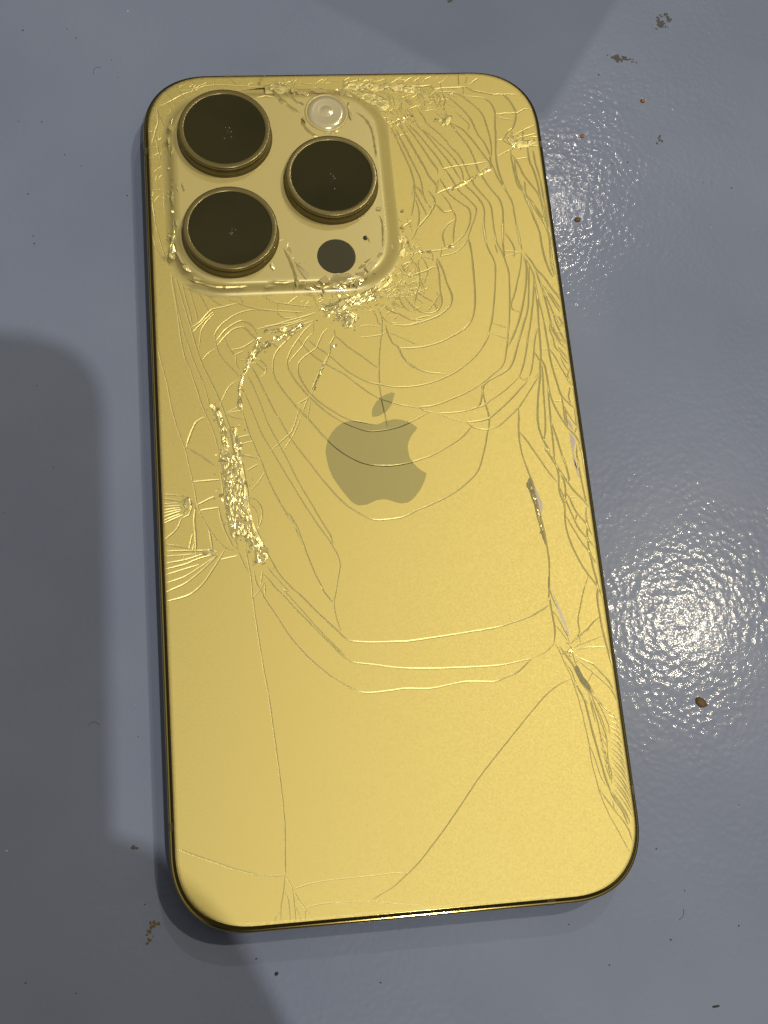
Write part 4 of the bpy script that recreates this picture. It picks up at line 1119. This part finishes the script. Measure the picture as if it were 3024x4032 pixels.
def ridge(P, w, h, z, name, parent, mat):
    """raised broken edge with a triangular section"""
    P = catmull(P, 0.5)
    vs, fs = [], []
    n = len(P)
    for i in range(n):
        t = P[min(i + 1, n - 1)] - P[max(i - 1, 0)]
        t = t / (np.linalg.norm(t) + 1e-9)
        nr = np.array((-t[1], t[0]))
        f = min(1, 0.2 + 0.4 * min(i, n - 1 - i)) * (1 + rng.uniform(-0.3, 0.3))
        for s, hh in ((-1, 0), (rng.uniform(-.3, .3), 1), (1, 0)):
            p = P[i] + nr * s * w * f
            vs.append((p[0] * MM, p[1] * MM, (z - 0.02 + hh * h * f) * MM))
    for i in range(n - 1):
        for k in (0, 1):
            a = i * 3 + k
            fs.append((a, a + 1, a + 4, a + 3))
    return mesh_obj(name, vs, fs, mat, parent)


for P in PLATEAU_CRACKS:
    ridge(P[1], P[0], P[0] * 0.45, ZP, "plateau_crack", plateau, GROOVE)

SCAR_M = mat_simple("chipped_dull_edge", (0.16, 0.14, 0.06), 0.4, 0.4, 0.9, 4000, var=0.4)
# --- three lenses
for lx, ly in ((-21.65, 59.45), (-21.65, 39.95), (-3.65, 49.65)):
    rp = [(8.35, ZP - 0.02), (8.22, 9.62), (8.08, 9.75), (8.0, 10.0), (7.95, 10.7), (7.84, 10.75), (7.84, 10.85), (8.0, 10.92),
          (8.02, 11.7), (7.97, 11.86), (7.86, 11.94), (7.74, 11.96), (7.2, 11.96), (7.06, 11.93), (7.0, 11.86), (6.98, 11.6)]
    v, f = lathe(rp, 96, (lx, ly), close_top=False)
    ring = mesh_obj("camera_lens", v, f, RING_M, phone, smooth=True)
    v, f = lathe([(6.99, 11.5), (6.99, 11.80), (6.93, 11.86)], 72, (lx, ly))
    mesh_obj("lens_glass", v, f, BLACK_GLASS, ring)
    # lamp glints in the lens, imitated by added metal beads
    # a few beads scattered at the glass surface
    bm = bmesh.new()
    for _ in range(7):
        r = bmesh.ops.create_uvsphere(bm, u_segments=10, v_segments=6, radius=rng.uniform(.06, .15))
        bmesh.ops.translate(bm, vec=(lx + .3 + rng.gauss(0, .45), ly - .7 + rng.gauss(0, .7), 11.84), verts=r["verts"])
    bmesh.ops.scale(bm, vec=(MM, MM, MM), verts=bm.verts)
    bm_obj("lens_glint_beads", bm, LENS_GLINT_M, ring, smooth=True)

# --- flash, sensor window, microphone
fx, fy = -3.4, 64.0
v, f = lathe([(3.95, ZP - .02), (3.9, ZP + .10), (3.62, ZP + .16), (3.5, ZP + .10)], 64, (fx, fy), close_top=False)
fr = mesh_obj("flash", v, f, PLATEAU_M, phone, smooth=True)
v, f = lathe([(3.5, ZP + .10), (3.2, ZP + .30), (2.5, ZP + .45), (2.2, ZP + .34), (1.7, ZP + .50), (1.4, ZP + .38), (0.9, ZP + .52), (0.3, ZP + .55)], 64, (fx, fy))
mesh_obj("flash_diffuser", v, f, FLASH_M, fr, smooth=True)
v, f = lathe([(3.33, ZP + .004), (3.28, ZP + .03), (3.1, ZP + .035)], 64, (-3.8, 35.2))
mesh_obj("depth_sensor_window", v, f, LIDAR_M, phone)
v, f = lathe([(0.45, ZP + .004), (0.40, ZP + .02)], 20, (1.5, 38.6))
mesh_obj("microphone_hole", v, f, HOLE_M, phone)

# --- chips of glass broken off the plateau edge, each a faceted block


def chip(x, y, z, L, w, h, ang):
    bm = bmesh.new()
    for _ in range(9):
        u = Vector((rng.gauss(0, 1), rng.gauss(0, 1), rng.gauss(0, 1))).normalized()
        bm.verts.new((u.x * L / 2, u.y * w / 2, u.z * h / 2))
    r = bmesh.ops.convex_hull(bm, input=bm.verts)
    bmesh.ops.delete(bm, geom=[g for g in r["geom_interior"] if isinstance(g, bmesh.types.BMVert)], context='VERTS')
    bmesh.ops.rotate(bm, cent=(0, 0, 0), matrix=Matrix.Rotation(ang, 3, 'Z') @ Matrix.Rotation(rng.uniform(-.15, .15), 3, 'X'), verts=bm.verts)
    bmesh.ops.translate(bm, vec=(x, y, z), verts=bm.verts)
    bmesh.ops.scale(bm, vec=(MM, MM, MM), verts=bm.verts)
    bm_obj("glass_chip", bm, CHIP_M, back)


for x, y, z, L, w, h, a in CHIPS:
    chip(x, y, z + 0.35, L * 1.15, w * 1.2, h, a)

# --- crushed glass: countless tiny facets along the worst fractures
vs, fs = [], []


def crumb(x, y, z, s):
    n = Vector((rng.gauss(0, .2), rng.gauss(0, .2), 1)).normalized()
    t = n.orthogonal().normalized()
    b = n.cross(t)
    a0 = rng.uniform(0, 6.28)
    k = rng.choice((3, 4, 4, 5))
    i0 = len(vs)
    c = Vector((x, y, z))
    for j in range(k):
        a = a0 + j * 6.283 / k + rng.uniform(-.4, .4)
        r = s * rng.uniform(.6, 1.3)
        vs.append(tuple((c + (t * math.cos(a) + b * math.sin(a)) * r) * MM))
    vs.append(tuple((c - n * s * 0.7) * MM))
    fs.append(tuple(range(i0, i0 + k)))
    for j in range(k):
        fs.append((i0 + (j + 1) % k, i0 + j, i0 + k))


def splinters(w, z, P, amp, dens, dst):
    """continuous patch of splintered glass along a fracture: elongated facets at random heights"""
    P = catmull(P, 0.5)
    cum = [0.0]
    for i in range(len(P) - 1):
        cum.append(cum[-1] + float(np.linalg.norm(P[i + 1] - P[i])))
    L = cum[-1]
    K = 0.5                                   # splinters run along the fracture
    pts = []
    for _ in range(int(L * K * w * dens)):
        pts.append((rng.uniform(0, L * K), max(-w / 2, min(w / 2, rng.gauss(0, w / 3.4)))))
    if len(pts) < 8:
        return
    R_ = delaunay_2d_cdt([Vector(p) for p in pts], [], [], 0, 1e-5, False)
    o3 = []
    for p in R_[0]:
        u, v = p.x / K, p.y
        i = min(max(1, int(np.searchsorted(cum, u))), len(P) - 1)
        t_ = (u - cum[i - 1]) / max(1e-6, cum[i] - cum[i - 1])
        d = P[i] - P[i - 1]
        d = d / (np.linalg.norm(d) + 1e-9)
        q_ = P[i - 1] + (P[i] - P[i - 1]) * t_ + np.array((-d[1], d[0])) * v
        edge = min(1.0, (1 - abs(v) / (w / 2)) * 3, min(u, L - u) * 2)
        o3.append((q_[0], q_[1], z - 0.03 + max(0.0, edge) * (0.03 + rng.uniform(0, amp))))
    for f in R_[2]:
        if len(f) != 3:
            continue
        a_, b_, c_ = (Vector(o3[k]) for k in f)
        if max((a_ - b_).length, (b_ - c_).length, (c_ - a_).length) > 1.6:
            continue
        if max(abs(q_.x) for q_ in (a_, b_, c_)) > GX - .25 or max(abs(q_.y) for q_ in (a_, b_, c_)) > GY - .25:
            continue
        k = len(dst[0])
        dst[0].extend(tuple(q_ * MM) for q_ in (a_, b_, c_))
        dst[1].append((k, k + 1, k + 2))


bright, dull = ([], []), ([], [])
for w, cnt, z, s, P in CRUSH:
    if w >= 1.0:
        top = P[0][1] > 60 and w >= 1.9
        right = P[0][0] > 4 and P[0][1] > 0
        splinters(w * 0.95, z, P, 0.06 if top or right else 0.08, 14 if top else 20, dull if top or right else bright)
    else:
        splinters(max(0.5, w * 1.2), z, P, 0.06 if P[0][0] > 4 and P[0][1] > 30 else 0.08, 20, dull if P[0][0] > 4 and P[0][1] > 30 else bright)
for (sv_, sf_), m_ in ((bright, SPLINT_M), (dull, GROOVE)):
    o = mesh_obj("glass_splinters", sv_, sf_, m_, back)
    o["kind"] = "stuff"

for w, cnt, z, s, P in CRUSH:
    cnt = int(cnt * (0.28 if w >= 1.0 else 0.5))
    s *= 0.85
    P = [np.array(p) for p in P]
    seg = [np.linalg.norm(P[i + 1] - P[i]) for i in range(len(P) - 1)]
    for _ in range(cnt):
        i = rng.choices(range(len(seg)), seg)[0]
        p = P[i] + (P[i + 1] - P[i]) * rng.random()
        p = p + np.array((rng.gauss(0, w / 2.4), rng.gauss(0, w / 2.4)))
        if abs(p[0]) < GX - .3 and abs(p[1]) < GY - .3:
            crumb(p[0], p[1], z + rng.uniform(0, .12), s * 0.8 * math.exp(rng.gauss(0, .45)))
o = mesh_obj("crushed_glass", vs, fs, CRUSH_M, back)
o["kind"] = "stuff"

# --- slivers where the coating lifted and the pale backing shows
for P in PEARLS:
    vs = [(x * MM, y * MM, (ZT + 0.012) * MM) for x, y in P]
    vs += [(x * MM, y * MM, (ZT - 0.05) * MM) for x, y in P]
    k = len(P)
    mesh_obj("exposed_backing", vs, [tuple(range(k))] + [(i, i + k, (i + 1) % k + k, (i + 1) % k) for i in range(k)], PEARL_M, back)

for P in SCARS:
    vs = [(x * MM, y * MM, (ZT + 0.01) * MM) for x, y in P] + [(x * MM, y * MM, (ZT - 0.05) * MM) for x, y in P]
    k = len(P)
    mesh_obj("chipped_edge", vs, [tuple(range(k))] + [(i, i + k, (i + 1) % k + k, (i + 1) % k) for i in range(k)], SCAR_M, back)

# ------------------------------------------------------------------ dirt on the table
BROWN = mat_simple("brown_crumb", (0.13, 0.075, 0.02), 0.6, 0, 0.6, 3000, var=0.5)
ORANGE = mat_simple("orange_crumb", (0.30, 0.13, 0.025), 0.55, 0, 0.4, 3000, var=0.4)
DARK = mat_simple("dark_dirt", (0.030, 0.027, 0.025), 0.7, 0, 0.4, 3000)
SMEAR = mat_simple("dried_grey_dirt", (0.085, 0.080, 0.068), 0.75, 0, 0.4, 3000, var=0.35)
LINT = mat_simple("white_lint", (0.75, 0.77, 0.78), 0.5)


def blob_bm(bm, x, y, L, w, h, ang, seg=9):
    r = bmesh.ops.create_uvsphere(bm, u_segments=seg + 3, v_segments=max(5, seg - 2), radius=1)
    for v in r["verts"]:
        f = 1 + 0.22 * noise.noise(v.co * 2.1 + Vector((x, y, L)))
        v.co = Vector((v.co.x * L / 2 * f, v.co.y * w / 2 * f, max(-0.2, v.co.z) * h * f))
    bmesh.ops.rotate(bm, cent=(0, 0, 0), matrix=Matrix.Rotation(ang, 3, 'Z'), verts=r["verts"])
    bmesh.ops.translate(bm, vec=(x, y, 0.02), verts=r["verts"])


def crumb_thing(name, x, y, L, w, h, ang, mat, label):
    bm = bmesh.new()
    blob_bm(bm, 0, 0, L, w, h, ang, 12)
    bmesh.ops.scale(bm, vec=(MM, MM, MM), verts=bm.verts)
    o = bm_obj(name, bm, mat, None, smooth=True)
    o.location = (x * MM, y * MM, 0)
    tag(o, label, "crumb")


crumb_thing("crumb", 51.4, -44.3, 2.1, 1.5, .5, -0.7, BROWN, "largest brown oval crumb on the table right of the phone below the sparkling glare")
crumb_thing("crumb", 42.7, 46.5, 1.3, .95, .4, 0.1, BROWN, "dark brown angular crumb close to the phone's upper right edge")
crumb_thing("crumb", 46.0, 64.4, 1.0, .75, .35, 0.9, ORANGE, "tan crumb among the small glints beside the phone's upper right corner")
crumb_thing("crumb", 59.1, 72.0, 1.0, .9, .4, 0.3, ORANGE, "tiny orange crumb on the table below the two grey dirt smudges")
crumb_thing("crumb", -21.1, -80.2, .62, .5, .3, 0.5, DARK, "black speck on the table just below the phone's lower left shadow")
crumb_thing("crumb", 46.0, -91.1, 1.25, .32, .25, 0.05, DARK, "thin dark dash shaped crumb near the lower right end of the table")

bm = bmesh.new()
for x, y in DOTS:
    s = rng.uniform(.10, .24)
    blob_bm(bm, x, y, s * rng.uniform(1, 2), s, .15, rng.uniform(0, 3), 5)
for _ in range(8):
    s = rng.uniform(.07, .15)
    blob_bm(bm, rng.uniform(-70, 95), rng.uniform(-100, 105), s * rng.uniform(1, 2.6), s, .08, rng.uniform(0, 3), 4)
bmesh.ops.scale(bm, vec=(MM, MM, MM), verts=bm.verts)
o = bm_obj("dark_dust", bm, DARK)
o["kind"] = "stuff"
o["label"] = "dark dust specks scattered over the tabletop"
bm = bmesh.new()
for _ in range(22):
    s = rng.uniform(.07, .16)
    blob_bm(bm, rng.uniform(-70, 95), rng.uniform(-100, 105), s * rng.uniform(1, 3), s, .08, rng.uniform(0, 3), 4)
bmesh.ops.scale(bm, vec=(MM, MM, MM), verts=bm.verts)
o = bm_obj("white_lint", bm, LINT)
o["kind"] = "stuff"
o["label"] = "white lint specks scattered over the tabletop"

# loose fibres, each a thin curled thread
for fx_, fy_, L, a, c in ((-43.5, 81, 2.6, 2.6, 2.6), (-46.5, -41, 2.0, 1.9, 2.2), (42, -78, 2.0, 0.2, 1.5)):
    vs, fs = [], []
    k = 12
    for i in range(k + 1):
        u = i / k
        aa = a + c * u
        if i == 0:
            px_, py_ = 0.0, 0.0
        px_ += math.cos(aa) * L / k
        py_ += math.sin(aa) * L / k
        for j in range(3):
            b = j * 2.094
            vs.append(((px_ - math.sin(aa) * .035 * math.cos(b)) * MM, (py_ + math.cos(aa) * .035 * math.cos(b)) * MM, (.05 + .035 * math.sin(b)) * MM))
    for i in range(k):
        for j in range(3):
            fs.append((i * 3 + j, i * 3 + (j + 1) % 3, i * 3 + 3 + (j + 1) % 3, i * 3 + 3 + j))
    o = mesh_obj("fibre", vs, fs, SMEAR, table)
    o.location = (fx_ * MM, fy_ * MM, 0)

# dried smudges: each a patch of many thin flecks stuck to the table
for cx, cy, L, w, a, cnt, mat in ((66.0, 90.3, 4.6, 2.6, 0.55, 150, SMEAR), (55.9, 81.8, 4.8, 1.7, -0.3, 170, SMEAR),
                                  (-39.3, -72.2, 4.4, 1.2, 1.3, 42, BROWN), (61.0, 63.6, 2.0, 2.4, 1.2, 26, SMEAR), (23.6, 95.6, 1.3, 2.6, 0.2, 40, SMEAR),
                                  (-42, -60, 2.0, .5, -0.3, 14, SMEAR)):
    bm = bmesh.new()
    for _ in range(cnt):
        u, v = rng.gauss(0, .24) * L, rng.gauss(0, .22) * w
        if noise.noise((u * .8, v * .8, cx)) < -0.12:
            continue
        s = rng.uniform(.12, .42)
        blob_bm(bm, cx + u * math.cos(a) - v * math.sin(a), cy + u * math.sin(a) + v * math.cos(a), s * 1.5, s, .05, rng.uniform(0, 3), 5)
    bmesh.ops.scale(bm, vec=(MM, MM, MM), verts=bm.verts)
    bm_obj("dirt_smudge", bm, mat, table)["kind"] = "stuff"

# ------------------------------------------------------------------ what the photographer holds above the table (it casts the shade at left)
CASE = mat_simple("dark_phone_body", (0.05, 0.05, 0.055), 0.35)
SKIN = mat_simple("skin", (0.42, 0.25, 0.17), 0.5, var=0.1, scale=60)


def cam_pt(x, u, b):
    """point in mm, along the held phone's own axes from its lens"""
    return CAM + (CX * x + CU * u + CB * b) * MM


held = bpy.data.objects.new("held_phone", None)
held.matrix_world = Matrix(((CX.x, CU.x, CB.x, CAM.x), (CX.y, CU.y, CB.y, CAM.y), (CX.z, CU.z, CB.z, CAM.z), (0, 0, 0, 1)))
link(held)
tag(held, "dark smartphone held above the table taking the picture", "phone")
o_ = rrect(36, 74, 12.5, cx=-22, cy=-62)
n_ = len(o_)
vs = [(x * MM, y * MM, z * MM) for z in (1.5, 9.5) for x, y in o_]
fs = [(i, (i + 1) % n_, n_ + (i + 1) % n_, n_ + i) for i in range(n_)] + [tuple(range(n_, 2 * n_)), tuple(reversed(range(n_)))]
mesh_obj("body", vs, fs, CASE, held)
v, f = lathe([(7, 1.5), (7, 1.1), (5.5, 1.1)], 40, (0.0, 0.0), close_top=False)
mesh_obj("lens_ring", v, f, STEEL, held)

# hand closed round the lower right of that phone, one skinned surface
J = {}
edges = []
bmh = bmesh.new()
rad = []


def jv(x, u, b, r):
    rad.append(r * MM)
    return bmh.verts.new((x * MM, u * MM, b * MM))


def chain(root, pts):
    p = root
    for q in pts:
        v = jv(*q)
        bmh.edges.new((p, v))
        p = v
    return p


root = jv(33, -130, 16, 22)
chain(root, [(42, -172, 20, 23), (54, -240, 26, 27), (70, -330, 34, 33)])
palm = chain(root, [(31, -98, 13, 17)])
chain(palm, [(22, -76, 17, 11), (6, -68, 17, 9.5), (-10, -62, 15, 8.5)])
for i, (u, L) in enumerate(((-66, 40), (-86, 44), (-108, 42), (-130, 34))):
    kn = chain(palm if i < 2 else root, [(31 - (i == 0) * 4, u - 9, 7, 9.5)])
    chain(kn, [(17, u + 1, -3, 9), (12 - L * .5, u + 5, -8.5, 8), (12 - L, u + 9, -7, 7)])
me = bpy.data.meshes.new("hand")
bmh.verts.index_update()
bmh.to_mesh(me)
bmh.free()
hand = bpy.data.objects.new("hand", me)
link(hand)
hand.matrix_world = held.matrix_world
hand.modifiers.new("skin", 'SKIN')
for i, sv in enumerate(me.skin_vertices[0].data):
    sv.radius = (rad[i], rad[i])
    sv.use_root = i == 0
ss = hand.modifiers.new("smooth", 'SUBSURF')
ss.levels = ss.render_levels = 2
me.materials.append(SKIN)
tag(hand, "bare hand holding the dark phone above the table", "hand")

# an unseen box added beyond the far edge of the picture: its corner throws the faint wedge of shade above the phone
BOX_M = mat_simple("brown_cardboard", (0.30, 0.20, 0.11), 0.8, 0, 0.2, 300, var=0.12, )
bm = bmesh.new()
bmesh.ops.create_cube(bm, size=1.0)
bmesh.ops.translate(bm, vec=(.5, .5, .5), verts=bm.verts)
bmesh.ops.scale(bm, vec=(.20, .16, .12), verts=bm.verts)
bmesh.ops.bevel(bm, geom=[e for e in bm.edges], offset=0.0008, segments=2, affect='EDGES')
box = bm_obj("shade_box", bm, BOX_M)
box.location = (0.0743, 0.1375, 0.0002)
box.rotation_euler = (0, 0, math.atan2(.83, .56))
tag(box, "brown cardboard box standing on the table beyond the phone's top edge", "box")
bm = bmesh.new()
bmesh.ops.create_cube(bm, size=1.0)
bmesh.ops.scale(bm, vec=(.20, .045, .0002), verts=bm.verts)
bmesh.ops.translate(bm, vec=(.10, .08, .1201), verts=bm.verts)
bm_obj("shade_box_tape", bm, mat_simple("tan_tape", (0.42, 0.30, 0.17), 0.25), box)
